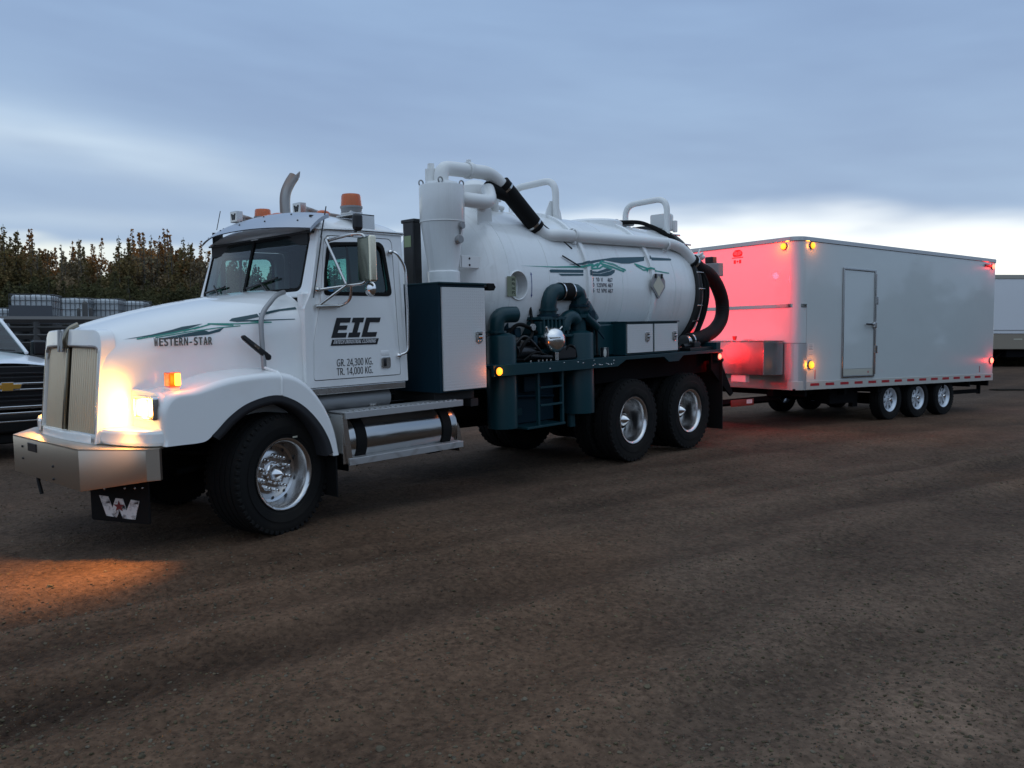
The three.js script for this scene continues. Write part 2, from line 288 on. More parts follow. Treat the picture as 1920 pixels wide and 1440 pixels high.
{
  const X = axis(-4.6, 9, 0.036, -900, 1200), Z = axis(-1.4, 6.5, 0.036, -1200, 700), pos = [], uv = [], col = [], idx = [];
  for (const x of X) for (const z of Z) {
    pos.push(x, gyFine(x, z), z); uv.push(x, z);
    // damp, compacted tracks and drier dusty ground: colour that stays put whatever the light
    const big = fbm(x * 0.22 + 3, z * 0.35 + 8, 4), wet = sst(0.52, 0.7, fbm(x * 0.09 + 20, z * 0.3 + 3, 4)), red = sst(0.42, 0.66, fbm(x * 0.3 - 7, z * 0.3 + 1, 3));
    const rut = clamp(rutAt(x, z) * 22, -0.6, 1);
    let k = 0.86 + 0.5 * (big - 0.5) - 0.30 * wet - 0.26 * rut + 0.35 * (fbm(x * 0.35 + 40, (z - 0.15 * x) * 2.2, 3) - 0.5);
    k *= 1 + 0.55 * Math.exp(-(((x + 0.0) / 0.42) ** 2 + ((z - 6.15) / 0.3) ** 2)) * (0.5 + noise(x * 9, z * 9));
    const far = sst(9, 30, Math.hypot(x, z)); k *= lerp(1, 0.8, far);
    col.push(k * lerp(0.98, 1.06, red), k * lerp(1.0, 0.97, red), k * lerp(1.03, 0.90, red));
  }
  const n = Z.length;
  for (let i = 0; i < X.length - 1; i++) for (let j = 0; j < n - 1; j++) { const a = i * n + j, b = a + n; idx.push(a, a + 1, b, b, a + 1, b + 1); }
  const g = new THREE.BufferGeometry(); g.setAttribute('position', new THREE.Float32BufferAttribute(pos, 3)); g.setAttribute('uv', new THREE.Float32BufferAttribute(uv, 2)); g.setAttribute('color', new THREE.Float32BufferAttribute(col, 3)); g.setIndex(idx); g.computeVertexNormals();
  const s2 = x => x <= 0.0031308 ? x * 12.92 : 1.055 * x ** (1 / 2.4) - 0.055;
  const base = [0.116, 0.076, 0.051];
  const map = dataTex(1024, (u, v) => {
    const a = tfbm(u, v, 6, 4, 1), f = tfbm(u, v, 90, 4, 2), p = tnoise(u, v, 170, 8);
    let k = 0.62 + 0.5 * a + 0.95 * (f - 0.5); const st = p > 0.9 ? 0.35 * tnoise(u, v, 170, 12) : 0; k += st;
    return base.map((c, i) => s2(c * k * (1 + (i === 2 ? 0.3 : i === 1 ? 0.12 : 0) * st)));
  }, true, 0.42, 0.42);
  const bump = dataTex(1024, (u, v) => { const f = tfbm(u, v, 60, 5, 4), st = Math.max(0, tnoise(u, v, 120, 14) - 0.72) * 2.2, s3 = Math.max(0, tnoise(u, v, 60, 17) - 0.78) * 2; return 0.35 * f + 0.45 * st + 0.4 * s3 + 0.2 * tfbm(u, v, 12, 3, 9); }, false, 0.63, 0.63);
  const o = P(scene, 'ground', g, new THREE.MeshPhysicalMaterial({ map, bumpMap: bump, bumpScale: 0.03, vertexColors: true, roughness: 0.95, specularIntensity: 0.25 }));
  o.userData = { label: 'brown gravel and dirt yard with wheel tracks under the truck', category: 'ground', kind: 'structure' };
}
{ // shallow rain water standing beyond the trailer
  const wet = new THREE.MeshPhysicalMaterial({ color: C(0.025, 0.022, 0.018), roughness: 0.06, specularIntensity: 1 });
  [[22.6, 2.2, 1.1, 0.45, 'pale puddle on the dirt just right of the rear trailer leg'], [17.6, 3.9, 0.8, 0.22, 'short wet streak on the dirt behind the last trailer wheel'], [13.6, -4.6, 1.2, 0.5, 'small puddle glimpsed under the front of the box trailer']].forEach(([x, z, a, b, label], i) => {
    const n = 40, pts = []; for (let k = 0; k < n; k++) { const t = k / n * 6.2832, r = 0.75 + 0.5 * noise(k * 0.35 + i * 9, 3.3); pts.push(new THREE.Vector2(Math.cos(t) * a * r, Math.sin(t) * b * r)); }
    const g = new THREE.ShapeGeometry(new THREE.Shape(pts)); g.rotateX(-Math.PI / 2); g.rotateY(-0.82);
    const o = P(scene, i ? 'puddle_00' + i : 'puddle', g, wet); o.position.set(x, gy(x, z) + 0.006, z); o.userData = { label, category: 'puddle', kind: 'structure' };
  });
}
{ // loose stones: countless, one object
  const shapes = 1, base = new THREE.IcosahedronGeometry(1, 1); seed = 21;
  const p = base.attributes.position, mem = {};
  for (let i = 0; i < p.count; i++) { const k = [p.getX(i), p.getY(i), p.getZ(i)].map(v => v.toFixed(3)).join(); const q = mem[k] ?? (mem[k] = 0.75 + 0.45 * rnd()); p.setXYZ(i, p.getX(i) * q, p.getY(i) * q * 0.7, p.getZ(i) * q); }
  base.computeVertexNormals();
  const N = 30000, im = new THREE.InstancedMesh(base, new THREE.MeshPhysicalMaterial({ color: 0xffffff, roughness: 1, specularIntensity: 0.1 }), N), m = new THREE.Matrix4(), q = new THREE.Quaternion(), e = new THREE.Euler();
  for (let i = 0; i < N; i++) {
    let x, z;
    do { const d = 2.6 + 11 * rnd() ** 1.6, a = 0.8227 + rr(-0.72, 0.72); x = -3.73 + Math.sin(a) * d; z = 7.2 - Math.cos(a) * d; } while (rnd() > 0.25 + 1.5 * (fbm(x * 0.9, z * 1.3, 3) - 0.3) + rutAt(x, z) * -9);
    const s = 0.0026 + 0.0075 * rnd() ** 3.2 + (rnd() < 0.006 ? 0.016 * rnd() : 0);
    m.compose(V(x, gyFine(x, z) + s * 0.05, z), q.setFromEuler(e.set(rr(-0.5, 0.5), rr(0, 6.28), rr(-0.5, 0.5))), V(s * rr(0.8, 1.5), s, s));
    im.setMatrixAt(i, m); const k = 0.055 + 0.075 * rnd() ** 2, w = rr(0.72, 1); im.setColorAt(i, C(k * 1.12, k * lerp(0.84, 0.98, w - 0.2), k * w * 0.74));
  }
  im.name = 'gravel'; im.userData = { label: 'loose stones scattered over the dirt yard', category: 'gravel', kind: 'stuff' }; im.castShadow = im.receiveShadow = true; scene.add(im);
}
// ---------------------------------------------------------------- wheels
// axis along z, outer face towards +z, centred on the tyre
function tyreGeo(R, W, rb, lugs, ribs) {
  const h = W / 2, p = [[rb - 0.012, -h * 0.72], [rb + 0.02, -h * 0.86], [(rb + R) / 2, -h], [R - 0.075, -h * 0.985], [R - 0.03, -h * 0.93], [R - 0.012, -h * 0.86]];
  const g = (z, w) => p.push([R, z - w], [R - 0.014, z - w * 0.7], [R - 0.014, z + w * 0.7], [R, z + w]);
  p.push([R - 0.004, -h * 0.78]); for (let i = 0; i < ribs; i++) g(lerp(-h * 0.6, h * 0.6, ribs > 1 ? i / (ribs - 1) : 0.5), 0.008); p.push([R - 0.004, h * 0.78]);
  p.push([R - 0.012, h * 0.86], [R - 0.03, h * 0.93], [R - 0.075, h * 0.985], [R - 0.11, h * 0.965], [R - 0.118, h * 0.985], [(rb + R) / 2, h], [rb + 0.045, h * 0.94], [rb + 0.04, h * 0.9], [rb + 0.012, h * 0.86], [rb - 0.012, h * 0.72]);
  const list = [lathe(p, 72, 'z')];
  for (let i = 0; i < lugs; i++) for (const s of [-1, 1]) {
    const b = new RoundedBoxGeometry(0.034 * (R / 0.53), 2 * Math.PI * R / lugs * 0.60, h * 0.36, 1, 0.006); b.translate(R - 0.022, 0, s * h * 0.78); b.rotateZ((i + (s > 0 ? 0.5 : 0)) / lugs * Math.PI * 2); list.push(b);
  }
  return merge(list);
}
const ring = (n, r, fn) => Array.from({ length: n }, (_, i) => { const a = (i + 0.5) / n * Math.PI * 2; return fn(Math.cos(a) * r, Math.sin(a) * r, a); });
function frontWheel(parent, x, y, z, turn) {
  const w = GR(parent, 'front_wheel'); w.position.set(x, y, z); w.rotation.y = turn;
  P(w, 'tyre', tyreGeo(0.512, 0.41, 0.29, 54, 5), M.tyre);
  P(w, 'rim', [lathe([[0.268, -0.19], [0.268, 0.0], [0.262, 0.09], [0.268, 0.10], [0.276, 0.155], [0.285, 0.168], [0.3, 0.176], [0.306, 0.183], [0.303, 0.19], [0.294, 0.19], [0.284, 0.184], [0.272, 0.170], [0.262, 0.125], [0.254, 0.06], [0.247, 0.035], [0.225, 0.026], [0.195, 0.038], [0.178, 0.046], [0.115, 0.048], [0.0, 0.048]], 64, 'z')], std([0.58, 0.57, 0.56], { metalness: 1, roughness: 0.22 }));
  EACH(w, 'hand_hole', ring(10, 0.214, (a, b, t) => at(new THREE.SphereGeometry(0.0155, 12, 8).scale(1, 1, 0.5), a, b, 0.031)), M.black);
  EACH(w, 'wheel_nut', ring(10, 0.146, (a, b) => { const g = lathe([[0.021, 0], [0.021, 0.02], [0.0165, 0.024], [0.0165, 0.052], [0.010, 0.06], [0, 0.06]], 10, 'z'); return at(g, a, b, 0.046); }), M.chrome);
  P(w, 'hub_cap', [lathe([[0.098, 0.045], [0.098, 0.07], [0.088, 0.08], [0.07, 0.083], [0.066, 0.10], [0.0, 0.165]], 8, 'z'), ...ring(10, 0.088, (a, b) => at(lathe([[0.010, 0], [0.010, 0.014], [0, 0.016]], 8, 'z'), a, b, 0.078))], M.chrome);
  P(w, 'tyre_letter', at(warp(bx(-0.026, 0.026, -0.007, 0.007, 0, 0.003, 0), (a, b, c) => [a, b - a * a * 1.4, c]), 0.12, 0.30, 0.196), M.cream);
  return w;
}
function rearWheel(parent, x, y, side) {
  const w = GR(parent, 'rear_wheel'); w.position.set(x, y, side * 1.05); if (side < 0) w.rotation.y = Math.PI; w.rotation.z = rr(0, 1);
  const t = tyreGeo(0.530, 0.275, 0.29, 38, 3);
  P(w, 'tyre', t, M.tyre); P(w, 'tyre', at(t.clone(), 0, 0, -0.33), M.tyre);
  P(w, 'rim', [lathe([[0.27, -0.46], [0.265, -0.2], [0.262, -0.03], [0.264, 0.03], [0.272, 0.055], [0.272, 0.085], [0.282, 0.105], [0.297, 0.112], [0.305, 0.12], [0.302, 0.127], [0.292, 0.127], [0.280, 0.12], [0.266, 0.1], [0.26, 0.05], [0.252, 0.0], [0.250, -0.13], [0.240, -0.165], [0.19, -0.17], [0.17, -0.155], [0.12, -0.15], [0.0, -0.15]], 64, 'z')], std([0.66, 0.65, 0.64], { metalness: 1, roughness: 0.24 }));
  EACH(w, 'hand_hole', ring(5, 0.205, (a, b) => at(new THREE.SphereGeometry(0.027, 12, 8).scale(1, 1, 0.4), a, b, -0.166)), M.black);
  EACH(w, 'wheel_nut', ring(10, 0.146, (a, b) => at(lathe([[0.019, 0], [0.019, 0.02], [0.0145, 0.024], [0.0145, 0.045], [0, 0.05]], 10, 'z'), a, b, -0.154)), M.steel);
  P(w, 'hub_cap', lathe([[0.1, -0.155], [0.1, -0.10], [0.092, -0.09], [0.088, -0.03], [0.082, -0.02], [0.0, 0.055]], 24, 'z'), M.chrome);
  return w;
}

// ---------------------------------------------------------------- the vacuum truck (front towards -x)
const T = thing('vacuum_truck', 'white conventional-cab vacuum tank truck with lit headlight parked on the dirt', 'truck');
T.rotation.z = 0.0299;
{
  frontWheel(T, 0, 0.545, 0.945, 0.19); frontWheel(T, 0, 0.545, -0.945, Math.PI + 0.19);
  for (const x of [5.075, 6.444]) for (const s of [1, -1]) rearWheel(T, x, 0.505, s);
  // chassis
  P(T, 'chassis_frame', [bx(-1.0, 7.45, 0.72, 0.98, 0.33, 0.42), bx(-1.0, 7.45, 0.72, 0.98, -0.42, -0.33), ...[-0.6, 1.2, 2.6, 3.8, 4.6, 5.76, 7.2].map(x => bx(x, x + 0.1, 0.74, 0.96, -0.33, 0.33)),
    rod([0, 0.52, -0.9], [0, 0.52, 0.9], 0.06), rod([5.075, 0.5, -1], [5.075, 0.5, 1], 0.11), rod([6.444, 0.5, -1], [6.444, 0.5, 1], 0.11), at(new THREE.SphereGeometry(0.24, 20, 14), 5.075, 0.5, 0), at(new THREE.SphereGeometry(0.24, 20, 14), 6.444, 0.5, 0),
    ...[0.42, -0.42].flatMap(z => [bx(4.9, 6.6, 0.58, 0.72, z - 0.08, z + 0.08), bx(-0.55, 0.6, 0.60, 0.72, z - 0.05, z + 0.05)]), rod([1.5, 0.62, 0], [4.8, 0.55, 0], 0.06), bx(2.45, 4.4, 0.62, 1.15, -1.0, 0.15), bx(0.9, 2.3, 0.55, 1.1, -0.95, -0.5), bx(4.5, 7.2, 1.0, 1.28, -1.15, 1.0)], M.frame);
  P(T, 'engine', [bx(-0.95, 0.3, 0.75, 1.6, -0.4, 0.4, 0.05), bx(-1.1, -1.0, 0.85, 1.65, -0.5, 0.5), bx(-0.95, -0.75, 0.8, 0.9, -0.8, 0.8), rod([-0.7, 0.62, 0.7], [0.1, 0.66, 0.62], 0.03), rod([-0.75, 0.78, 0.6], [-0.2, 0.72, 0.78], 0.02)], M.frame);

  // ---- hood
  const W0 = 0.605, hoodW = x => { const t = clamp((x + 1.24) / 1.64); return lerp(W0, 0.965, 0.8 * t + 0.2 * Math.sqrt(t)); };
  const hoodTop = x => { const t = clamp((x + 1.24) / 1.64); return 1.765 + 0.40 * t ** 0.72 - 0.045 * t * t; };
  const slant = y => -1.285 + (y - 0.92) * 0.105;
  const hoodPt = (u, v, off = 0, y0 = 0.93) => { // v: 0 near side bottom, 1 far side bottom
    const xr = lerp(-1.24, 0.40, u), w = hoodW(xr) + off, yt = hoodTop(xr) + off, ys = yt - 0.40; let y, z;
    const a = 0.28;
    if (v < a) { y = lerp(y0, ys, v / a); z = w * (1 + 0.006 * (ys - y)); } else if (v > 1 - a) { y = lerp(y0, ys, (1 - v) / a); z = -w * (1 + 0.006 * (ys - y)); } else { const f = (v - a) / (1 - 2 * a) * Math.PI, c = Math.cos(f), s = Math.sin(f), n = 2 / 2.9; z = w * Math.sign(c) * Math.abs(c) ** n; y = ys + (yt - ys) * s ** n; }
    const x = lerp(slant(y) + 0.03, 0.40, u) + 0.0; return [x, y, z, x, y];
  };
  const hood = P(T, 'hood', [surf((u, v) => hoodPt(u, v), 40, 90), surf((u, v) => hoodPt(u, v, -0.02), 10, 50)], M.white);
  // decal sheet 3 mm proud of the near side, graphics printed on it
  const decalTex = (W, H, draw) => { const col = canvasTex(W, H, draw); return col; };
  const teal2 = '#14806f', dark2 = '#123f47';
  {
    const X0 = -1.15, X1 = 0.40, Y0 = 1.62, Y1 = 1.98, W = 2048, H = 476;
    const draw = (g, mask) => {
      if (mask) { g.fillStyle = '#000'; g.fillRect(0, 0, W, H); } else { g.fillStyle = '#fff'; g.fillRect(0, 0, W, H); }
      const poly = (c, pts) => { g.fillStyle = mask ? '#fff' : c; g.beginPath(); pts.forEach(([x, y], i) => { const q = [(x + (0.88 - hoodW(x)) * 0.4 - X0) / (X1 - X0) * W, (1 - (y - Y0) / (Y1 - Y0)) * H]; i ? g.lineTo(...q) : g.moveTo(...q); }); g.closePath(); g.fill(); };
      poly(dark2, [[-1.106, 1.698], [-0.888, 1.732], [-0.72, 1.767], [-0.632, 1.79], [-0.463, 1.812], [-0.562, 1.781], [-0.677, 1.749], [-0.847, 1.724]]);
      poly(dark2, [[-0.849, 1.695], [-0.591, 1.739], [-0.47, 1.76], [-0.433, 1.745], [-0.299, 1.777], [-0.34, 1.745], [-0.435, 1.723], [-0.657, 1.705], [-0.807, 1.69]]);
      const line = (c, w, pts) => { g.strokeStyle = mask ? '#fff' : c; g.lineWidth = w; g.lineJoin = 'round'; g.lineCap = 'round'; g.beginPath(); pts.forEach(([x, y], i) => { const q = [(x + (0.88 - hoodW(x)) * 0.4 - X0) / (X1 - X0) * W, (1 - (y - Y0) / (Y1 - Y0)) * H]; i ? g.lineTo(...q) : g.moveTo(...q); }); g.stroke(); };
      line(teal2, 13, [[-1.0, 1.70], [-0.72, 1.742], [-0.585, 1.768], [-0.63, 1.755], [-0.50, 1.786], [-0.545, 1.771], [-0.40, 1.808], [-0.22, 1.795]]); line(teal2, 10, [[-0.86, 1.708], [-0.56, 1.752], [-0.36, 1.775], [-0.16, 1.789]]); line(teal2, 12, [[-0.42, 1.811], [-0.18, 1.806], [0.0, 1.812], [0.12, 1.815], [-0.06, 1.826]]);
      poly(dark2, [[-0.24, 1.835], [0.05, 1.838], [0.343, 1.842], [0.343, 1.836], [0.05, 1.828], [-0.18, 1.822]]);
      poly(dark2, [[-0.24, 1.832], [-0.211, 1.852], [0.02, 1.889], [0.026, 1.862], [-0.183, 1.823]]);
      poly(dark2, [[0.035, 1.892], [0.221, 1.926], [0.386, 1.945], [0.385, 1.924], [0.231, 1.911], [0.035, 1.870]]);
      g.fillStyle = mask ? '#000' : '#fff'; for (let i = 0; i < 60; i++) { const x = 0.16 + 0.2 * hash(i, 3), y = 0.72 + 0.1 * hash(i, 5); g.fillRect(x * W, y * H, 2 + 8 * hash(i, 7), 2); }
    };
    const t = canvasTex(W, H, g => draw(g, false)), a = canvasTex(W, H, g => draw(g, true), false);
    const g = surf((u, v) => { const q = hoodPt(lerp(0.04, 0.995, u), lerp(0.13, 0.40, v), 0.003); return [q[0], q[1], q[2], (q[0] - X0) / (X1 - X0), (q[1] - Y0) / (Y1 - Y0)]; }, 50, 30);
    t.wrapS = t.wrapT = a.wrapS = a.wrapT = THREE.ClampToEdgeWrapping;
    P(hood, 'stripe_decal', g, phy([1, 1, 1], { map: t, alphaMap: a, transparent: true, roughness: 0.4 }));
  }
  { // chrome name letters on the hood side
    const m = std([0.22, 0.20, 0.18], { metalness: 1, roughness: 0.3 }), list = [...'WESTERN-STAR'].map((ch, i) => text(ch, 0.046, 'sans', 0.006, ch === '-' ? 0.018 : 0.029).translate(i * 0.0375 + (ch === '-' ? 0.004 : 0), 0, 0)), g = merge(list);
    warp(g, (x, y, z) => { const X = -0.828 + x * 0.985; return [X, 1.640 + y - 0.002 * x, hoodW(X) + 0.003 + z + 0.006]; });
    P(hood, 'name_letters', g, m);
  }
  P(hood, 'hood_strap', [pipe([[0.30, 2.075, 0.80], [0.18, 2.05, 0.875], [-0.015, 1.88, 0.935], [-0.03, 1.66, 0.965], [-0.03, 1.42, 0.985]], 0.021, 0.1)], M.greyMetal);
  P(hood, 'hood_latch', [warp(ext(roundPoly([[-0.215, 1.70], [-0.19, 1.715], [0.035, 1.535], [0.03, 1.50], [-0.0, 1.495], [-0.20, 1.672]], 0.012), 0.03, 0.006), (x, y, z) => [x, y, z + 0.945 + (x + 0.2) * 0.12])], M.black);
  P(hood, 'latch_plate', [flatBar([-0.115, 1.629, 0.99], [-0.075, 1.597, 0.995], 0.018, 0.012)], M.steel);
  P(hood, 'cowl_panel', [bx(0.36, 0.44, 1.25, 2.07, 0.90, 0.985, 0.02)], M.white);

  // ---- grille shell
  const grille = P(T, 'grille_surround', (() => {
    const out = roundPoly([[-0.615, 0.90, 0.03], [0.615, 0.90, 0.03], [0.60, 1.775, 0.13], [-0.60, 1.775, 0.13]], 0.05), inn = roundPoly([[-0.572, 0.972], [0.572, 0.972], [0.562, 1.645, 0.05], [-0.562, 1.645, 0.05]], 0.02).reverse();
    return warp(subdiv(ext(out, 0.11, 0.007, [inn]), 0.12), (z, y, d) => [slant(y) + 0.10 - d + 0.10 * z * z - 0.0, y + 0.03 * (0.36 - z * z) * (y > 1.6 ? 1 : 0), z]);
  })(), M.white);
  const face = (z, y, d) => [slant(y) + d + 0.10 * z * z, y, z];
  { const bars = [], n = 30; for (let i = 0; i < n; i++) { const z = lerp(-0.555, 0.555, (i + 0.5) / n); if (Math.abs(z) < 0.022) continue; const b = bx(z - 0.0125, z + 0.0125, 0.972, 1.645 - 0.05 * Math.max(0, Math.abs(z) - 0.50) * 10, 0.0, 0.03, 0.010); bars.push(warp(b, (a, y, d) => face(a, y, 0.045 - d))); } P(grille, 'grille_bars', bars, M.grilleBar); }
  P(grille, 'grille_backing', warp(bx(-0.565, 0.565, 0.97, 1.66, 0, 0.01, 0), (a, y, d) => face(a, y, 0.06 - d)), M.black);
  P(grille, 'grille_base', warp(bx(-0.59, 0.59, 0.905, 0.98, 0, 0.02, 0.006), (a, y, d) => face(a, y, 0.004 - d)), M.steel);
  EACH(grille, 'grille_edge', [1, -1].map(s => warp(ext([[s * 0.575, 0.98], [s * 0.592, 0.98], [s * 0.582, 1.62], [s * 0.565, 1.62]].slice(0), 0.012, 0), (a, y, d) => face(a, y, -0.001 - d))), M.steel);
  P(grille, 'grille_lip', [pipe([[0.56, 1.60], [0.53, 1.642], [0.2, 1.655], [-0.2, 1.655], [-0.53, 1.642], [-0.56, 1.60]].map(([z, y]) => face(z, y, 0.0)), 0.013, 0.05)], M.rust);
  P(grille, 'centre_bar', [warp(bx(-0.018, 0.018, 0.98, 1.70, 0, 0.03, 0.008), (a, y, d) => face(a, y, 0.02 - d)), pipe([face(0, 1.64, -0.012), face(0.005, 1.71, -0.03), [-1.205, 1.79, 0.012], [-1.13, 1.825, 0.02]], 0.021, 0.08)], std([0.26, 0.23, 0.18], { metalness: 1, roughness: 0.25 }));
  P(grille, 'emblem', [warp(ext([[-0.165, 1.80], [-0.13, 1.80], [-0.118, 1.70], [-0.092, 1.775], [-0.072, 1.775], [-0.048, 1.70], [-0.034, 1.80], [-0.004, 1.80], [-0.03, 1.62], [-0.066, 1.62], [-0.082, 1.68], [-0.10, 1.62], [-0.135, 1.62]], 0.022, 0.004), (z, y, d) => face(z, y - 0.015, -0.014 - d))], M.greyMetal);

  // ---- fenders
  const O = [[-1.0, 0.905], [-1.005, 1.05], [-1.0, 1.20], [-0.93, 1.29], [-0.75, 1.315], [-0.50, 1.375], [-0.28, 1.40], [-0.05, 1.405], [0.10, 1.375], [0.25, 1.285], [0.40, 1.10], [0.50, 0.88], [0.545, 0.65]];
  const A = [[-0.97, 0.905], [-0.85, 0.905], [-0.74, 0.905], [-0.68, 0.915], [-0.60, 0.975], [-0.48, 1.08], [-0.32, 1.17], [-0.07, 1.215], [0.08, 1.17], [0.21, 1.085], [0.345, 0.935], [0.425, 0.79], [0.465, 0.65]];
  const c2 = a => new THREE.CatmullRomCurve3(a.map(([x, y]) => V(x, y, 0)), false, 'centripetal');
  const co = c2(O), ca = c2(A);
  for (const s of [1, -1]) {
    const f = P(T, 'fender', [surf((u, v) => {
      const o = co.getPoint(u), a = ca.getPoint(u), r = 0.055, d = V(a.x - o.x, a.y - o.y, 0), len = d.length(); d.normalize();
      let q, z; if (v < 0.4) { q = o; z = lerp(0.56, 1.215 - r, v / 0.4); } else if (v < 0.75) { const t = (v - 0.4) / 0.35 * Math.PI / 2; q = o.clone().addScaledVector(d, Math.min(r, len * 0.5) * (1 - Math.cos(t))); z = 1.215 - r + r * Math.sin(t); } else { q = o.clone().addScaledVector(d, lerp(Math.min(r, len * 0.5), len, (v - 0.75) / 0.25)); z = 1.215; }
      const bow = v < 0.4 ? (1 - v / 0.4) * 0.05 * sst(-0.9, -0.4, o.x) * sst(0.5, 0.1, o.x) : 0;
      return [q.x, q.y + bow, s * z, q.x, q.y];
    }, 70, 30), surf((u, v) => { const a = ca.getPoint(u); return [a.x, a.y, s * lerp(1.215, 1.10, v)]; }, 50, 1)], M.white);
    P(f, 'fender_flare', surf((u, v) => { const t = lerp(0.30, 0.985, u), a = ca.getPoint(t), b = V(-0.03, 0.54, 0).sub(a).normalize(), k = v < 0.5 ? v * 2 : 1; return [a.x + b.x * (0.075 * k - 0.004), a.y + b.y * (0.075 * k - 0.004), s * (v < 0.5 ? 1.219 : lerp(1.219, 1.03, (v - 0.5) * 2))]; }, 50, 4), M.flare);
    P(f, 'fender_seam', pipe([[-0.03, 1.435, 1.0], [-0.015, 1.412, 1.10], [-0.01, 1.400, 1.165], [-0.01, 1.36, 1.212], [-0.015, 1.215, 1.219]].map(([x, y, z]) => [x, y, s * z]), 0.013, 0.05, 8), M.white);
    P(f, 'wheel_well', [surf((u, v) => { const a = ca.getPoint(lerp(0.12, 1, u)); return [a.x, a.y + 0.02, s * lerp(1.10, 0.45, v)]; }, 30, 2), bx(-0.7, 0.5, 0.5, 1.25, s * 0.44, s * 0.45, 0)], M.frame);
    P(f, 'front_valance', warp(ext(roundPoly([[-1.235, 0.63, 0.02], [-1.23, 0.76, 0.05], [-1.17, 0.98, 0.12], [-1.08, 1.15, 0.12], [-0.98, 1.20, 0.05], [-0.80, 1.205, 0.01], [-0.80, 0.6, 0.01]], 0.05, 8), 0.125, 0.03), (x, z, d) => [x, 0.905 + d, s * z]), M.white);
    P(f, 'front_panel', warp(ext(roundPoly([[0.58, 0.92], [1.165, 0.92, 0.06], [1.165, 1.30, 0.1], [0.58, 1.32]], 0.02), 0.05, 0.012), (z, y, d) => [-0.97 - d + 0.02, y, s * z]), M.white);
    // headlight
    const hl = GR(T, 'headlight');
    P(hl, 'bezel', warp(ext(roundPoly([[0.80, 1.095], [1.155, 1.095], [1.155, 1.275], [0.80, 1.275]], 0.02), 0.05, 0.006, [roundPoly([[0.825, 1.115], [1.085, 1.115], [1.085, 1.255], [0.825, 1.255]], 0.02).reverse()]), (z, y, d) => [-1.0 - d, y, s * z]), M.chrome);
    P(hl, 'lens', warp(ext(roundPoly([[0.828, 1.118], [1.082, 1.118], [1.082, 1.252], [0.828, 1.252]], 0.02), 0.03, 0.008), (z, y, d) => [-1.012 - d, y, s * z]), L.head);
    P(hl, 'corner_lens', warp(ext(roundPoly([[1.09, 1.115], [1.145, 1.115], [1.145, 1.255], [1.09, 1.255]], 0.012), 0.03, 0.006), (z, y, d) => [-1.008 - d, y, s * z]), L.unlitAmberGlow);  // lens is off; its warm amber glow is put in as emission
    const spill = glow(T, -1.09, 1.18, s * 0.93, 0xffb050, 0.75, 4); spill.name = 'headlight_spill'; aim(T, [-1.075, 1.19, s * 0.97], [-1.20, 1.14, s * 0.62], 0xffb04c, 4.2, 1.0).name = 'headlight_spill';
    const poolSpot = new THREE.SpotLight(0xffac55, 15, 0, 0.76, 1, 2); poolSpot.position.set(-1.23, 1.17, s * 1.08); poolSpot.target.position.set(-1.66, 0, s * 0.92); poolSpot.castShadow = true; poolSpot.shadow.radius = 3; poolSpot.name = 'added_pool_spot'; if (s > 0) T.add(poolSpot, poolSpot.target);  // added spot ahead of the lens, aimed down to cast the warm ground pool
    // turn signal
    const ts = GR(T, 'turn_signal'); const tz = 1.13;
    P(ts, 'housing', bx(-0.89, -0.80, 1.335, 1.445, s * 1.0, s * (tz - 0.03), 0.01), M.amberOff);
    P(ts, 'lens', [bx(-0.852, -0.805, 1.342, 1.438, s * 1.0, s * (tz - 0.018), 0.012)], L.amber);
    P(ts, 'bracket', bx(-0.88, -0.80, 1.28, 1.335, s * 0.97, s * 1.08, 0.01), M.white);
    glow(T, -0.86, 1.39, s * 1.17, 0xff7a18, 0.10, 2);
  }

  // ---- bumper
  const plan = [[-1.05, 1.225], [-1.13, 1.18], [-1.435, 0.74], [-1.435, -0.74], [-1.13, -1.18], [-1.05, -1.225]];
  const bumper = P(T, 'bumper', (() => {
    const inner = plan.map(([x, z]) => [x + 0.03, z * 0.975]).reverse();
    const bot = (z, d) => d; const g = ext(plan.concat(inner), 0.3, 0.006);
    const gTop = warp(ext(plan.concat([[-0.98, -1.15], [-0.98, 1.15]]), 0.012, 0), (x, z, d) => [x, 0.895 - 0.006 + d - 0.05 * sst(0.75, 1.2, Math.abs(z)) * 0, z]);
    return [warp(g, (x, z, d) => { const e = sst(0.74, 1.22, Math.abs(z)); return [x, lerp(0.585, 0.665, e) + d / 0.3 * (lerp(0.90, 0.895, e) - lerp(0.585, 0.665, e)), z]; }), gTop];
  })(), M.bumperSteel);
  P(bumper, 'tow_opening', [bx(-1.442, -1.43, 0.795, 0.865, -0.36, -0.16, 0.004)], M.black);
  EACH(bumper, 'bumper_bolt', [[-0.5, 0.72], [0.2, 0.72], [-0.5, 0.82], [0.2, 0.62]].map(([z, y]) => at(new THREE.SphereGeometry(0.011, 8, 6), -1.437, y, z)), M.darkMetal);
  P(bumper, 'tow_hook', [pipe([[-1.25, 0.62, -0.72], [-1.27, 0.5, -0.72], [-1.25, 0.36, -0.7]], 0.016, 0.05)], M.darkMetal);
  const flap = P(T, 'mud_plate', warp(ext(roundPoly([[0.44, 0.30], [0.90, 0.28], [0.90, 0.66], [0.44, 0.66]], 0.02), 0.015, 0.004), (z, y, d) => [-1.24 + (z - 0.45) * 0.55 - d, y, z]), M.rubber);
  const fl = (z, y, d) => [-1.24 + (z - 0.45) * 0.55 - d, y, z];
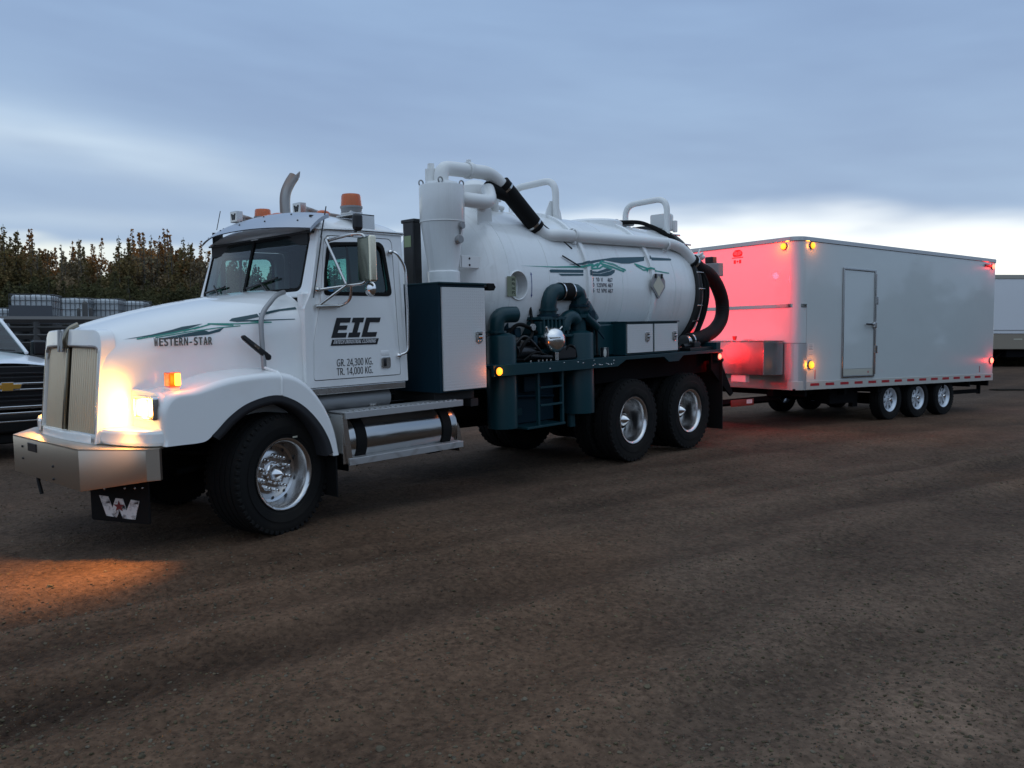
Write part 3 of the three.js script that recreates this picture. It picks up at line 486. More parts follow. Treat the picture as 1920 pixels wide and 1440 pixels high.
  P(flap, 'star_emblem_letter', warp(ext([[0.515, 0.497], [0.585, 0.49], [0.615, 0.40], [0.645, 0.478], [0.70, 0.474], [0.727, 0.385], [0.765, 0.47], [0.83, 0.462], [0.79, 0.315], [0.695, 0.322], [0.672, 0.385], [0.645, 0.328], [0.565, 0.338]], 0.003, 0), (z, y, d) => fl(z, y, 0.016 + d)), std([1, 1, 1], { map: (() => { const t = dirtMap([0.66, 0.66, 0.64], [0.03, 0.03, 0.03], 1.9, 256, 6, 2); t.repeat.set(4.5, 4.5); return t; })(), roughness: 0.6 }));
  P(flap, 'star', warp(ext(Array.from({ length: 10 }, (_, i) => { const a = Math.PI / 2 + i * Math.PI / 5, r = i % 2 ? 0.018 : 0.045; return [0.672 + Math.cos(a) * r, 0.415 + Math.sin(a) * r]; }), 0.003, 0), (z, y, d) => fl(z, y, 0.020 + d)), std([0.16, 0.015, 0.015]));
  EACH(flap, 'flap_bolt', [0.48, 0.56, 0.72, 0.8, 0.86].map(z => { const q = fl(z, 0.545 + 0.05 * (z - 0.48), 0.016); return at(new THREE.SphereGeometry(0.011, 8, 6), ...q); }), M.steel);

  // ---- cab
  const zc = y => 1.02 - 0.075 * sst(1.93, 2.75, y) - 0.01 * sst(1.3, 1.2, y);
  const cab = GR(T, 'cab');
  const doorP = [[0.43, 1.30, 0.03], [0.445, 1.65, 0.02], [0.53, 2.0, 0.03], [0.635, 2.575, 0.07], [1.385, 2.585, 0.06], [1.40, 1.30, 0.03]], winP = [[0.575, 2.055, 0.04], [0.60, 2.25, 0.02], [0.665, 2.505, 0.07], [1.275, 2.545, 0.09], [1.315, 2.055, 0.06]];
  const grow = (p, k) => { const cx = p.reduce((a, q) => a + q[0], 0) / p.length, cy = p.reduce((a, q) => a + q[1], 0) / p.length; return p.map(([x, y, r]) => [x + Math.sign(x - cx) * k, y + Math.sign(y - cy) * k, r]); };
  for (const s of [1, -1]) {
    const side = off => (x, y, d) => [x, y, s * (zc(y) + off + d)];
    P(cab, 'side_wall', warp(ext(roundPoly([[0.355, 1.235], [0.36, 1.93], [0.435, 2.07, 0.04], [0.588, 2.64], [1.515, 2.66], [1.495, 1.235]], 0.008), 0.05, 0, [roundPoly(grow(doorP, 0.006), 0.03).reverse()]), side(-0.05)), M.white);
    const door = GR(T, 'door');
    P(door, 'door_panel', warp(ext(roundPoly(doorP, 0.03), 0.042, 0.004, [roundPoly(winP, 0.05).reverse()]), side(-0.042)), M.white);
    P(door, 'window_seal', warp(ext(roundPoly(grow(winP, 0.012), 0.06), 0.02, 0.004, [roundPoly(grow(winP, -0.022), 0.05).reverse()]), side(-0.012)), M.rubber);
    P(door, 'window_glass', warp(ext(roundPoly(grow(winP, -0.01), 0.05), 0.005, 0), side(-0.022)), M.glassDark);
    P(door, 'quarter_bar', warp(bx(0.865, 0.89, 2.06, 2.52, 0, 0.012, 0.004), side(-0.03)), M.rubber);
    P(door, 'handle', [warp(ext(roundPoly([[1.165, 1.37], [1.275, 1.37], [1.275, 1.475], [1.165, 1.475]], 0.02), 0.014, 0.005), side(0))], M.steel);
    P(door, 'handle_recess', warp(bx(1.19, 1.222, 1.385, 1.46, 0, 0.006, 0.004), side(0.012)), M.black);
    P(door, 'lock_plate', warp(bx(1.17, 1.265, 1.49, 1.535, 0, 0.004, 0.002), side(0)), M.white);
    if (s > 0) {
      const k = y => (y - 1.67) * 0.36; // slanted letters
      const H0 = 1.668, H1 = 1.845, h = H1 - H0, st = 0.043;
      const L1 = (pts, dx) => warp(ext(pts, 0.003, 0), (x, y, d) => [x + dx + y * 0.36, H0 + y, zc(H0 + y) + 0.001 + d]);
      P(door, 'company_letter', L1([[0, 0], [0.155, 0], [0.155, st], [0.052, st], [0.052, 0.069], [0.14, 0.069], [0.14, 0.108], [0.052, 0.108], [0.052, h - st], [0.155, h - st], [0.155, h], [0, h]], 0.622), M.decalBlack);
      P(door, 'company_letter', L1([[0, 0], [0.125, 0], [0.125, st], [0.09, st], [0.09, h - st], [0.125, h - st], [0.125, h], [0, h], [0, h - st], [0.036, h - st], [0.036, st], [0, st]], 0.80), M.decalBlack);
      P(door, 'company_letter', L1([[0, 0], [0.165, 0], [0.165, st], [0.054, st], [0.054, h - st], [0.165, h - st], [0.165, h], [0, h]], 0.95), M.decalBlack);
      P(door, 'company_bar', warp(ext([[0.612, 1.598], [1.128, 1.598], [1.148, 1.652], [0.632, 1.652]], 0.003, 0), side(0.001)), M.decalBlack);
      P(door, 'company_name', warp(text('ENTECH INDUSTRIAL CLEANING', 0.024, 'sans', 0.001, 0.465), (x, y, d) => [0.645 + x + (y - 0.015) * 0.36, 1.613 + y, zc(1.62) + 0.0045 + d]), std([0.6, 0.6, 0.6]));
      P(door, 'weight_line', warp(text('GR. 24,300 KG.', 0.046, 'reg', 0.002, 0.40), (x, y, d) => [0.672 + x, 1.412 + y, zc(1.42) + 0.001 + d]), M.decalBlack);
      P(door, 'weight_line', warp(text('TR. 14,000 KG.', 0.046, 'reg', 0.002, 0.40), (x, y, d) => [0.668 + x, 1.332 + y, zc(1.35) + 0.001 + d]), M.decalBlack);
      P(door, 'window_sticker', warp(bx(0.60, 0.675, 2.075, 2.125, 0, 0.003, 0), side(-0.016)), std([0.02, 0.16, 0.35]));
    }
    P(T, 'grab_handle', [pipe([[1.345, 2.46, s * 0.965], [1.35, 2.46, s * 1.06], [1.455, 2.33, s * 1.065], [1.468, 1.9, s * 1.07], [1.46, 1.51, s * 1.07], [1.375, 1.48, s * 1.02]], 0.0135, 0.07), at(new THREE.SphereGeometry(0.028, 14, 10), 1.345, 2.46, s * 0.985), at(new THREE.SphereGeometry(0.028, 14, 10), 1.375, 1.48, s * 1.025)], M.chrome);
    P(T, 'cab_step_skirt', [bx(0.36, 1.475, 1.165, 1.232, s * 0.93, s * 1.005, 0.01)], M.steel);
    P(T, 'exhaust_shield', [rod([0.55, 1.08, s * 0.82], [1.36, 1.08, s * 0.82], 0.095, 0.095, 24), bx(0.40, 0.52, 0.98, 1.16, s * 0.75, s * 0.93)], M.greyMetal);
    // mirror
    const mr = GR(T, 'mirror');
    P(mr, 'mirror_head', [bx(0.785, 0.835, 2.155, 2.545, s * 1.215, s * 1.385, 0.018)], std([0.20, 0.21, 0.17], { metalness: 1, roughness: 0.16 }));  // dark olive tint stands in for trees mirrored in the bright housing
    P(mr, 'mirror_rim', [bx(0.775, 0.848, 2.15, 2.55, s * 1.385, s * 1.42, 0.016)], std([0.75, 0.68, 0.52], { metalness: 1, roughness: 0.15 }));  // pale warm tint puts the amber light on this edge into the metal
    P(mr, 'mirror_glass', [bx(0.846, 0.851, 2.17, 2.53, s * 1.215, s * 1.40, 0.002)], M.mirror);
    P(mr, 'spot_mirror', [at(lathe([[0, -0.035], [0.03, -0.030], [0.055, -0.012], [0.066, 0.008], [0.066, 0.02], [0, 0.02]], 28, 'x'), 0.84, 2.09, s * 1.31)], M.chrome);
    P(mr, 'mirror_arm', [pipe([[0.66, 2.53, s * 0.96], [0.74, 2.57, s * 1.2], [0.81, 2.57, s * 1.31], [0.81, 2.14, s * 1.31], [0.72, 2.125, s * 1.15], [0.51, 2.09, s * 1.0]], 0.013, 0.06), rod([0.49, 1.945, s * 1.02], [0.68, 2.13, s * 1.2], 0.012), rod([0.67, 2.135, s * 1.2], [0.60, 2.53, s * 1.02], 0.012), pipe([[0.48, 1.945, s * 1.035], [0.72, 1.95, s * 1.06], [0.75, 2.0, s * 1.15], [0.74, 2.12, s * 1.18]], 0.013, 0.06), rod([0.46, 1.945, s * 1.035], [0.70, 1.95, s * 1.05], 0.018)], M.steel);
    EACH(mr, 'arm_foot', [at(new THREE.SphereGeometry(0.03, 12, 8), 0.50, 2.09, s * 1.01), at(new THREE.SphereGeometry(0.028, 12, 8), 0.655, 2.54, s * 0.97)], M.steel);
  }
  // windscreen: two panes in a shallow V
  const ws = (z, y) => [lerp(0.435, 0.590, (y - 2.05) / 0.58) - 0.075 * (1 - Math.min(1, Math.abs(z) / 0.93) ** 1.6), y, z];
  P(cab, 'windscreen_frame', (() => { const g = ext(roundPoly([[-0.985, 2.03], [0.985, 2.03], [0.935, 2.645], [-0.935, 2.645]], 0.03), 0.05, 0.006, [roundPoly([[-0.955, 2.085], [-0.01, 2.075], [0.865, 2.085], [0.85, 2.60], [-0.92, 2.60]], 0.07).reverse()]); return warp(subdiv(g, 0.08), (z, y, d) => { const q = ws(z, y); return [q[0] + 0.04 - d, q[1], q[2]]; }); })(), M.white);
  P(cab, 'windscreen_seal', (() => { const o = roundPoly([[-0.962, 2.078], [0.872, 2.078], [0.857, 2.607], [-0.927, 2.607]], 0.075), i = roundPoly([[-0.940, 2.105], [0.838, 2.115], [0.825, 2.575], [-0.905, 2.575]], 0.06).reverse(); return [warp(subdiv(ext(o, 0.02, 0, [i]), 0.08), (z, y, d) => { const q = ws(z, y); return [q[0] + 0.012 - d, q[1], q[2]]; }), warp(bx(-0.018, 0.018, 2.08, 2.6, 0, 0.02, 0), (z, y, d) => { const q = ws(z, y); return [q[0] + 0.008 - d, q[1], q[2]]; })]; })(), M.rubber);
  for (const s of [1, -1]) P(cab, 'windscreen_glass', surf((u, v) => ws(s * lerp(0.0, s > 0 ? 0.855 : 0.93, u), lerp(2.09, 2.595, v)), 14, 2), M.glass);
  P(cab, 'wiper', [0.42, -0.5].flatMap(z => { const f = (a, y, d) => { const q = ws(a, y); return [q[0] - d, q[1], q[2]]; }; const k = z > 0 ? 1 : 1; return [rod(f(z + 0.05, 2.06, 0.02), f(z - 0.16, 2.20, 0.03), 0.009), rod(f(z - 0.36, 2.14, 0.022), f(z + 0.1, z > 0 ? 2.22 : 2.20 - 0.02, 0.022), 0.010)]; }), M.black);
  const dome = (u, z, off = 0) => { const a = Math.max(0, 1 - Math.abs(2 * u - 1) ** 3.2), b = Math.max(0, 1 - Math.abs(z) ** 3.4); return 2.628 + (0.19 + off) * (a ** 0.5) * (b ** 0.55); };
  P(cab, 'roof', surf((u, v) => { const z = Math.sin((v - 0.5) * Math.PI), uu = (1 - Math.cos(u * Math.PI)) / 2; return [lerp(0.54, 1.54, uu), dome(uu, z), z * 0.965, uu, z]; }, 30, 40), M.white);
  EACH(cab, 'drip_rail', [1, -1].map(s => pipe([[0.60, 2.63, s * 0.955], [1.0, 2.645, s * 0.962], [1.53, 2.648, s * 0.96]], 0.012, 0.02, 8)), M.steel);
  P(cab, 'back_wall', [warp(subdiv(ext(roundPoly([[-1.005, 1.24], [1.005, 1.24], [1.0, 1.95], [0.945, 2.65], [-0.945, 2.65], [-1.0, 1.95]], 0.02), 0.03, 0, [roundPoly([[-0.56, 2.06], [0.14, 2.06], [0.14, 2.47], [-0.56, 2.47]], 0.06).reverse()]), 5), (z, y, d) => [1.49 - d, y, z])], M.white);
  P(cab, 'rear_glass', bx(1.478, 1.482, 2.05, 2.48, -0.57, 0.15, 0), M.glassDark);
  P(cab, 'interior', [bx(1.44, 1.458, 1.25, 2.05, -0.94, 0.94, 0), bx(1.44, 1.458, 2.48, 2.62, -0.9, 0.9, 0), bx(1.44, 1.458, 2.05, 2.48, 0.15, 0.93, 0), bx(1.44, 1.458, 2.05, 2.48, -0.93, -0.57, 0), bx(0.5, 1.44, 2.60, 2.615, -0.9, 0.9, 0), bx(0.42, 0.46, 1.25, 2.02, -0.96, 0.96, 0), bx(0.42, 1.46, 1.22, 1.25, -0.96, 0.96, 0), bx(0.53, 0.56, 2.50, 2.61, -0.9, 0.84, 0.004)], M.trimIn);
  P(cab, 'dashboard', bx(0.46, 0.70, 1.75, 2.04, -0.93, 0.93, 0.05), M.seat);
  for (const z of [0.48, -0.48]) P(cab, 'seat', [bx(0.92, 1.36, 1.55, 1.70, z - 0.25, z + 0.25, 0.05), bx(1.28, 1.40, 1.68, 2.08, z - 0.24, z + 0.24, 0.05), bx(1.0, 1.3, 1.25, 1.55, z - 0.15, z + 0.15)], M.seat);
  P(cab, 'steering_wheel', [new THREE.TorusGeometry(0.21, 0.016, 10, 32).rotateY(Math.PI / 2).rotateZ(-0.5).translate(0.80, 2.02, 0.48), rod([0.62, 1.9, 0.48], [0.80, 2.02, 0.48], 0.02)], M.black);

  // ---- sun visor with rivets
  const vis = (u, v) => { const z = lerp(-1.035, 0.985, u), k = Math.abs(z) ** 2.2; const lo = [0.285 + 0.19 * k, 2.672 - 0.045 * k], hi = [0.60 + 0.07 * k, 2.838 - 0.075 * k]; const t = v, b = 0.02 * Math.sin(Math.PI * t); return [lerp(lo[0], hi[0], t), lerp(lo[1], hi[1], t) + b, z]; };
  const visor = P(T, 'sun_visor', [surf(vis, 40, 8), surf((u, v) => { const q = vis(u, v); return [q[0] + 0.004, q[1] - 0.008, q[2]]; }, 40, 8), surf((u, v) => { const q = vis(1, v); return [q[0], q[1] - u * 0.035, q[2] - 0.001]; }, 1, 8)], phy([0.44, 0.46, 0.50], { roughness: 0.3, metalness: 0.7 }));
  EACH(visor, 'rivet', Array.from({ length: 9 }, (_, i) => at(new THREE.SphereGeometry(0.009, 8, 6), ...vis(0.06 + 0.105 * i, i % 2 ? 0.75 : 0.33))), M.darkMetal);
  EACH(visor, 'visor_bracket', [0.86, -0.9].map(z => bx(0.55, 0.66, 2.62, 2.76, z - 0.01, z + 0.01, 0.003)), M.darkMetal);

  // ---- roof fittings
  const beacon = (x, y, z, r, h, name = 'beacon') => { const b = GR(T, name); P(b, 'dome', at(lathe([[r, 0], [r * 0.98, h * 0.2], [r * 0.92, h * 0.82], [r * 0.84, h * 0.96], [r * 0.6, h], [0, h]], 28), x, y, z), M.amberOff); P(b, 'reflector', at(new THREE.CylinderGeometry(r * 0.45, r * 0.5, h * 0.7, 16), x, y + h * 0.42, z), std([0.5, 0.12, 0.02], { metalness: 0.5, roughness: 0.4 })); P(b, 'base_ring', [at(lathe([[0, -0.05], [r * 0.95, -0.05], [r * 1.0, -0.015], [r * 1.06, -0.01], [r * 1.06, 0.006], [0, 0.006]], 28), x, y, z)], M.greyMetal); };
  beacon(1.05, 2.875, 0.80, 0.098, 0.122);
  P(T, 'beacon_bracket', [bx(0.96, 1.20, 2.785, 2.80, 0.68, 0.95, 0.004), bx(0.96, 1.20, 2.66, 2.80, 0.935, 0.95, 0.004), bx(0.98, 1.12, 2.80, 2.835, 0.72, 0.88, 0.01)], M.steel);
  beacon(0.84, 2.885, -0.40, 0.085, 0.085);
  EACH(T, 'roof_marker', [-0.2, -0.02].map(z => at(new THREE.SphereGeometry(0.06, 18, 10).scale(1.0, 0.5, 1.7), 0.80, 2.865, z - 0.05)), M.amberOff);
  P(T, 'roof_marker', at(new THREE.SphereGeometry(0.05, 18, 10).scale(1.5, 0.62, 0.8), 1.0, 2.855, 0.42), M.amberOff);
  for (const [x, y, z] of [[0.60, 2.885, -0.52], [0.80, 2.895, 0.30]]) {
    const h = GR(T, 'air_horn');
    P(h, 'horn_mouth', [bx(x - 0.02, x + 0.05, y - 0.055, y + 0.055, z - 0.065, z + 0.065, 0.006)], M.steel);
    P(h, 'horn_pipe', [rod([x + 0.04, y, z], [x + 0.22, y - 0.02, z + 0.01], 0.04, 0.02, 16), rod([x + 0.22, y - 0.02, z + 0.01], [x + 0.62, y - 0.05, z + 0.03], 0.02, 0.016, 12), bx(x + 0.1, x + 0.14, 2.78, y, z - 0.01, z + 0.01)], M.rust);
    P(h, 'horn_letter', warp(ext([[-0.04, 0.03], [-0.022, 0.03], [-0.014, -0.006], [-0.005, 0.02], [0.005, 0.02], [0.014, -0.006], [0.022, 0.03], [0.04, 0.03], [0.024, -0.032], [0.008, -0.032], [0, -0.004], [-0.008, -0.032], [-0.024, -0.032]], 0.003, 0), (a, b, d) => [x - 0.021 - d, y + b, z + a]), M.black);
  }
  P(T, 'exhaust_stack', [tubeOf(new THREE.CatmullRomCurve3([V(1.62, 1.1, -0.98), V(1.60, 2.2, -0.96), V(1.47, 2.8, -0.95), V(1.445, 3.12, -0.95), V(1.46, 3.26, -0.95), V(1.52, 3.38, -0.95), V(1.575, 3.455, -0.95)], false, 'centripetal'), 0.058, 60, 20)], M.rust);
  P(T, 'exhaust_tip', [ext([[0, 0], [0.09, 0.05], [0.10, 0.12], [0.035, 0.06]], 0.03, 0.004).translate(1.55, 3.40, -0.965)], M.rust);
  EACH(T, 'antenna', [rod([0.64, 2.80, -0.98], [0.69, 3.0, -0.98], 0.004), rod([0.575, 2.55, 0.985], [0.655, 2.83, 0.965], 0.007, 0.005), rod([0.44, 2.02, 1.04], [0.58, 2.56, 0.99], 0.006)], M.black);
  P(T, 'work_lamp', [at(bx(-0.045, 0.045, -0.075, 0.075, -0.035, 0.035, 0.03), 0.80, 2.68, 1.22), rod([0.75, 2.56, 1.2], [0.80, 2.62, 1.22], 0.012)], M.black);
}
// ---------------------------------------------------------------- truck: steps, cabinet, deck, tank, pump, pipework
{
  // fuel tank and steps
  for (const s of [1, -1]) {
    const ft = GR(T, 'fuel_tank');
    P(ft, 'tank_shell', at(lathe([[0, -0.70], [0.17, -0.695], [0.235, -0.66], [0.25, -0.61], [0.25, 0.61], [0.235, 0.66], [0.17, 0.695], [0, 0.70]], 44, 'x'), 1.335, 0.735, s * 0.925), M.alu);
    EACH(ft, 'tank_strap', [0.80, 1.84].map(x => at(lathe([[0.2505, -0.055], [0.262, -0.055], [0.262, 0.055], [0.2505, 0.055]], 44, 'x'), x, 0.735, s * 0.925)), M.rubber);
    P(ft, 'filler_cap', [at(new THREE.CylinderGeometry(0.055, 0.055, 0.07, 20), 1.15, 1.0, s * 0.88)], M.steel);
    const st = GR(T, 'cab_step');
    P(st, 'step_tread', [bx(0.585, 2.0, 0.957, 1.018, s * 1.225, s * 1.25, 0.004), bx(0.585, 2.0, 1.006, 1.018, s * 0.99, s * 1.225, 0.003)], M.aluPlate);
    P(st, 'step_tread', [bx(0.615, 1.99, 0.545, 0.606, s * 1.225, s * 1.25, 0.004), bx(0.615, 1.99, 0.594, 0.606, s * 1.06, s * 1.225, 0.003)], M.aluPlate);
    P(st, 'step_teeth', Array.from({ length: 22 }, (_, i) => bx(0.63 + i * 0.06, 0.66 + i * 0.06, 1.018, 1.028, s * 1.20, s * 1.235, 0.002)), M.aluPlate);
    P(st, 'step_bracket', [ext([[0.56, 1.0], [0.60, 1.0], [0.66, 0.56], [0.60, 0.56], [0.575, 0.75]], 0.02, 0).translate(0, 0, s * 1.215), bx(0.565, 0.60, 0.56, 1.0, s * 0.9, s * 1.22, 0.004), ext([[2.0, 0.57], [2.08, 0.57], [2.05, 0.72], [2.02, 0.78]], 0.02, 0).translate(0, 0, s * 1.12), bx(1.98, 2.02, 0.50, 0.58, s * 0.5, s * 1.2, 0.004), bx(0.62, 0.70, 0.49, 0.55, s * 0.9, s * 1.22, 0.004)], M.steel);
  }
  P(T, 'air_tank', [rod([1.0, 0.62, -0.3], [1.9, 0.62, -0.3], 0.12, 0.12, 20)], M.frame);
  EACH(T, 'mud_flap', [bx(0.50, 0.515, 0.28, 0.72, 0.62, 1.2, 0.003), bx(0.50, 0.515, 0.28, 0.72, -1.2, -0.62, 0.003)], M.rubber);
  // tall cabinet behind the cab
  const cb = P(T, 'tall_cabinet', bx(1.728, 2.368, 1.10, 2.165, 0.50, 1.218, 0.006), M.navy);
  P(cb, 'cabinet_door', bx(1.762, 2.350, 1.116, 2.130, 1.217, 1.238, 0.005, 9), M.platePaint);
  P(cb, 'cabinet_top', bx(1.722, 2.375, 2.163, 2.18, 0.495, 1.245, 0.004), M.teal);
  const latch = (x, y, z, w = 0.10, h = 0.115) => { const s = new THREE.Shape(roundPoly([[x - w / 2, y - h * 0.36], [x, y - h * 0.62], [x + w / 2, y - h * 0.36], [x + w / 2, y + h / 2], [x - w / 2, y + h / 2]], 0.012).map(q => new THREE.Vector2(...q))); return [ext(s, 0.010, 0.003).translate(0, 0, z), rod([x - w * 0.27, y + 0.004, z + 0.024], [x + w * 0.27, y + 0.004, z + 0.024], 0.012), rod([x - w * 0.27, y - 0.035, z + 0.012], [x + w * 0.27, y - 0.035, z + 0.012], 0.006), bx(x - w * 0.34, x - w * 0.26, y - 0.03, y + 0.04, z, z + 0.022, 0.003), bx(x + w * 0.26, x + w * 0.34, y - 0.03, y + 0.04, z, z + 0.022, 0.003)]; };
  P(cb, 'cabinet_latch', latch(2.253, 1.635, 1.237), M.steel);
  P(cb, 'latch_recess', bx(2.222, 2.284, 1.615, 1.672, 1.246, 1.249, 0.001), M.black);
  EACH(T, 'cabinet_bracket', [bx(1.8, 2.35, 1.0, 1.10, 0.42, 1.05, 0.005), bx(2.25, 2.36, 0.92, 1.0, 1.0, 1.1, 0.004), rod([2.36, 2.148, 1.20], [2.46, 2.148, 1.22], 0.012)], M.darkMetal);
  P(T, 'side_lamp', [bx(2.40, 2.50, 2.108, 2.182, 1.17, 1.24, 0.012), at(new THREE.ConeGeometry(0.037, 0.05, 14).rotateZ(-Math.PI / 2), 2.525, 2.145, 1.205)], M.rubber);

  // deck
  const deck = P(T, 'deck', [bx(2.44, 7.22, 1.300, 1.333, 0.55, 1.215, 0.003), bx(2.44, 7.22, 1.300, 1.333, -1.215, -0.55, 0.003), bx(7.18, 7.225, 1.18, 1.333, -1.2, 1.215, 0.004)], M.teal);
  for (const s of [1, -1]) P(deck, 'side_rail', ext([[2.44, 1.336], [7.225, 1.336], [7.225, 1.296], [6.14, 1.292], [6.02, 1.222], [5.78, 1.222], [5.66, 1.292], [4.80, 1.292], [4.62, 1.218], [2.44, 1.218]], 0.04, 0.003).translate(0, 0, s > 0 ? 1.216 : -1.256), M.teal);
  P(deck, 'bolt_chip', Array.from({ length: 16 }, (_, i) => at(new THREE.SphereGeometry(0.006 + 0.005 * hash(i, 2), 6, 5).scale(1.4, 1, 0.4), 4.0 + hash(i, 8) * 0.55 + (i > 11 ? -1.3 * hash(i, 4) : 0), 1.245 + 0.07 * hash(i, 5), 1.256)), M.steel);
  EACH(T, 'rear_fender_panel', [ext([[7.05, 1.29], [7.235, 1.29], [7.715, 0.66], [7.64, 0.62], [7.3, 0.86], [7.05, 1.05]], 0.03, 0.003).translate(0, 0, 1.13), ext([[7.05, 1.29], [7.235, 1.29], [7.715, 0.66], [7.64, 0.62], [7.3, 0.86], [7.05, 1.05]], 0.03, 0.003).translate(0, 0, -1.16)], M.frame);
  EACH(T, 'mud_flap', [bx(7.30, 7.32, 0.16, 1.2, 0.62, 1.2, 0.004), bx(7.30, 7.32, 0.16, 1.2, -1.2, -0.62, 0.004)], M.rubber);
  P(T, 'flap_rod', rod([7.33, 1.18, -1.2], [7.33, 1.18, 1.2], 0.02), M.frame);
  P(T, 'tail_board', [bx(7.12, 7.24, 1.336, 1.44, 0.95, 1.21, 0.006)], M.teal);
  P(T, 'rear_fittings', [bx(6.5, 7.15, 1.336, 1.38, 0.6, 1.15, 0.005), rod([6.55, 1.40, 1.0], [6.9, 1.42, 1.05], 0.035), rod([6.6, 1.46, 0.8], [7.1, 1.41, 0.95], 0.03), bx(6.7, 6.85, 1.38, 1.46, 0.9, 1.1, 0.01), rod([6.25, 1.36, 1.1], [6.5, 1.40, 0.95], 0.03)], M.black);
  // marker and tail lamps
  const ml = GR(T, 'marker_lamp'); P(ml, 'housing', at(lathe([[0, 0], [0.05, 0], [0.05, 0.02], [0, 0.022]], 20, 'z'), 2.50, 1.272, 1.254), M.rubber); P(ml, 'lens', at(new THREE.SphereGeometry(0.042, 18, 12).scale(1, 1, 0.6), 2.50, 1.272, 1.278), L.amberHot); glow(T, 2.50, 1.272, 1.31, 0xff7d12, 0.18, 2);
  for (const s of [1, -1]) {
    const tl = GR(T, 'tail_lamp'); P(tl, 'housing', [bx(7.12, 7.235, 1.175, 1.285, s * 1.07, s * 1.235, 0.01), at(new THREE.CylinderGeometry(0.05, 0.05, 0.04, 20).rotateZ(Math.PI / 2), 7.245, 1.23, s * 1.1)], M.darkMetal);
    P(tl, 'side_lens', at(new THREE.SphereGeometry(0.04, 18, 12).scale(1, 1, 0.6), 7.165, 1.235, s * 1.236), L.redHot);
    P(tl, 'lens', at(new THREE.SphereGeometry(0.048, 18, 12).scale(0.5, 1, 1), 7.268, 1.23, s * 1.1), L.red); glow(T, 7.30, 1.23, s * 1.1, 0xff0a10, 2.4, 3);
    glow(T, 7.165, 1.235, s * 1.275, 0xff2a18, 0.2, 2);
  }
  { const tl = GR(T, 'tail_lamp'); P(tl, 'housing', bx(7.225, 7.25, 1.19, 1.27, -0.62, 0.62, 0.01), M.darkMetal); for (const z of [-0.5, -0.25, 0.25, 0.5]) P(tl, 'lens', at(new THREE.SphereGeometry(0.04, 16, 10).scale(0.5, 1, 1), 7.26, 1.23, z), L.red); glow(T, 7.30, 1.23, 0.25, 0xff0a10, 1.6, 3); }

  // ---- tank with a recessed sight glass
  const YC = 2.2, R = 0.95, HX = 3.18, HY = 2.19, HR = 0.155;
  const dish = (x0, dir, d, n) => Array.from({ length: n + 1 }, (_, i) => { const a = i / n * Math.PI / 2; return [R * Math.sin(a), x0 + dir * d * Math.cos(a)]; });
  {
    const prof = [...dish(3.04, -1, 0.47, 14), [R + 0.004, 3.042], [R + 0.004, 3.055], [R, 3.06], [R, 4.44], [R, 5.86], [R, 6.98], [0, 6.98]];
    const lg = new THREE.LatheGeometry(prof.map(([r, y]) => new THREE.Vector2(Math.max(r, 0.0001), y)), 120); lg.rotateZ(-Math.PI / 2); lg.translate(0, YC, 0);
    const solid = mergeVertices(prep(lg), 1e-4), hole = new THREE.CylinderGeometry(HR, HR, 0.42, 48); hole.rotateX(Math.PI / 2); hole.translate(HX, HY, 0.80 + 0.21);
    const ev = new Evaluator(); ev.attributes = ['position', 'normal', 'uv']; ev.useGroups = false;
    const b1 = new Brush(prep(lg)), b2 = new Brush(prep(hole)); b1.updateMatrixWorld(); b2.updateMatrixWorld();
    let tg; try { tg = ev.evaluate(b1, b2, SUBTRACTION).geometry; } catch (e) { tg = lg; }
    tg = toCreasedNormals(prep(tg), 0.6);
    const tank = P(T, 'tank', uvBox(tg, 0.5), M.tankWhite);
    EACH(tank, 'stiffener_ring', [[4.46, 0.04], [5.88, 0.04]].map(([x, w]) => at(lathe([[R - 0.01, -w], [R + 0.035, -w], [R + 0.04, -w * 0.8], [R + 0.04, w * 0.8], [R + 0.035, w], [R - 0.01, w]], 120, 'x'), x, YC, 0)), M.tankWhite);
    P(tank, 'weld_seam', [3.72, 5.18, 6.45].map(x => at(new THREE.TorusGeometry(R + 0.0005, 0.0035, 5, 140).rotateY(Math.PI / 2), x, YC, 0)), M.tankWhite);
    P(tank, 'sight_ring', [at(new THREE.TorusGeometry(HR + 0.004, 0.007, 10, 48), HX, HY, 0.945), at(lathe([[0, 0], [0.10, 0.0], [0.11, 0.02], [0.13, 0.02], [0.13, 0], [0, 0]], 40, 'z'), HX, HY, 0.80)], M.tankWhite);
    P(tank, 'sight_label', surf((u, v) => [lerp(2.985, 3.12, u), lerp(2.065, 2.285, v), lerp(0.958, 0.965, u), u, v], 1, 1), std([1, 1, 1], { map: canvasTex(64, 128, (g, w, h) => { g.fillStyle = '#767c66'; g.fillRect(0, 0, w, h); g.fillStyle = '#3a4030'; for (const [x, y, a, b] of [[34, 12, 22, 18], [34, 38, 22, 22], [34, 68, 22, 18], [34, 94, 22, 20]]) { g.fillRect(x, y, a, b); } g.fillStyle = '#9aa088'; for (let i = 0; i < 40; i++) g.fillRect(36 + 18 * hash(i, 1), 14 + 98 * hash(i, 2), 5, 2); }) }));
    // printed graphics: a skin 3 mm off the shell
    const X0 = 3.1, X1 = 6.6, S0 = -0.18, S1 = 0.56, W = 2048, H = 448;
    const dark2 = '#16434d', teal2 = '#1d8a7a';
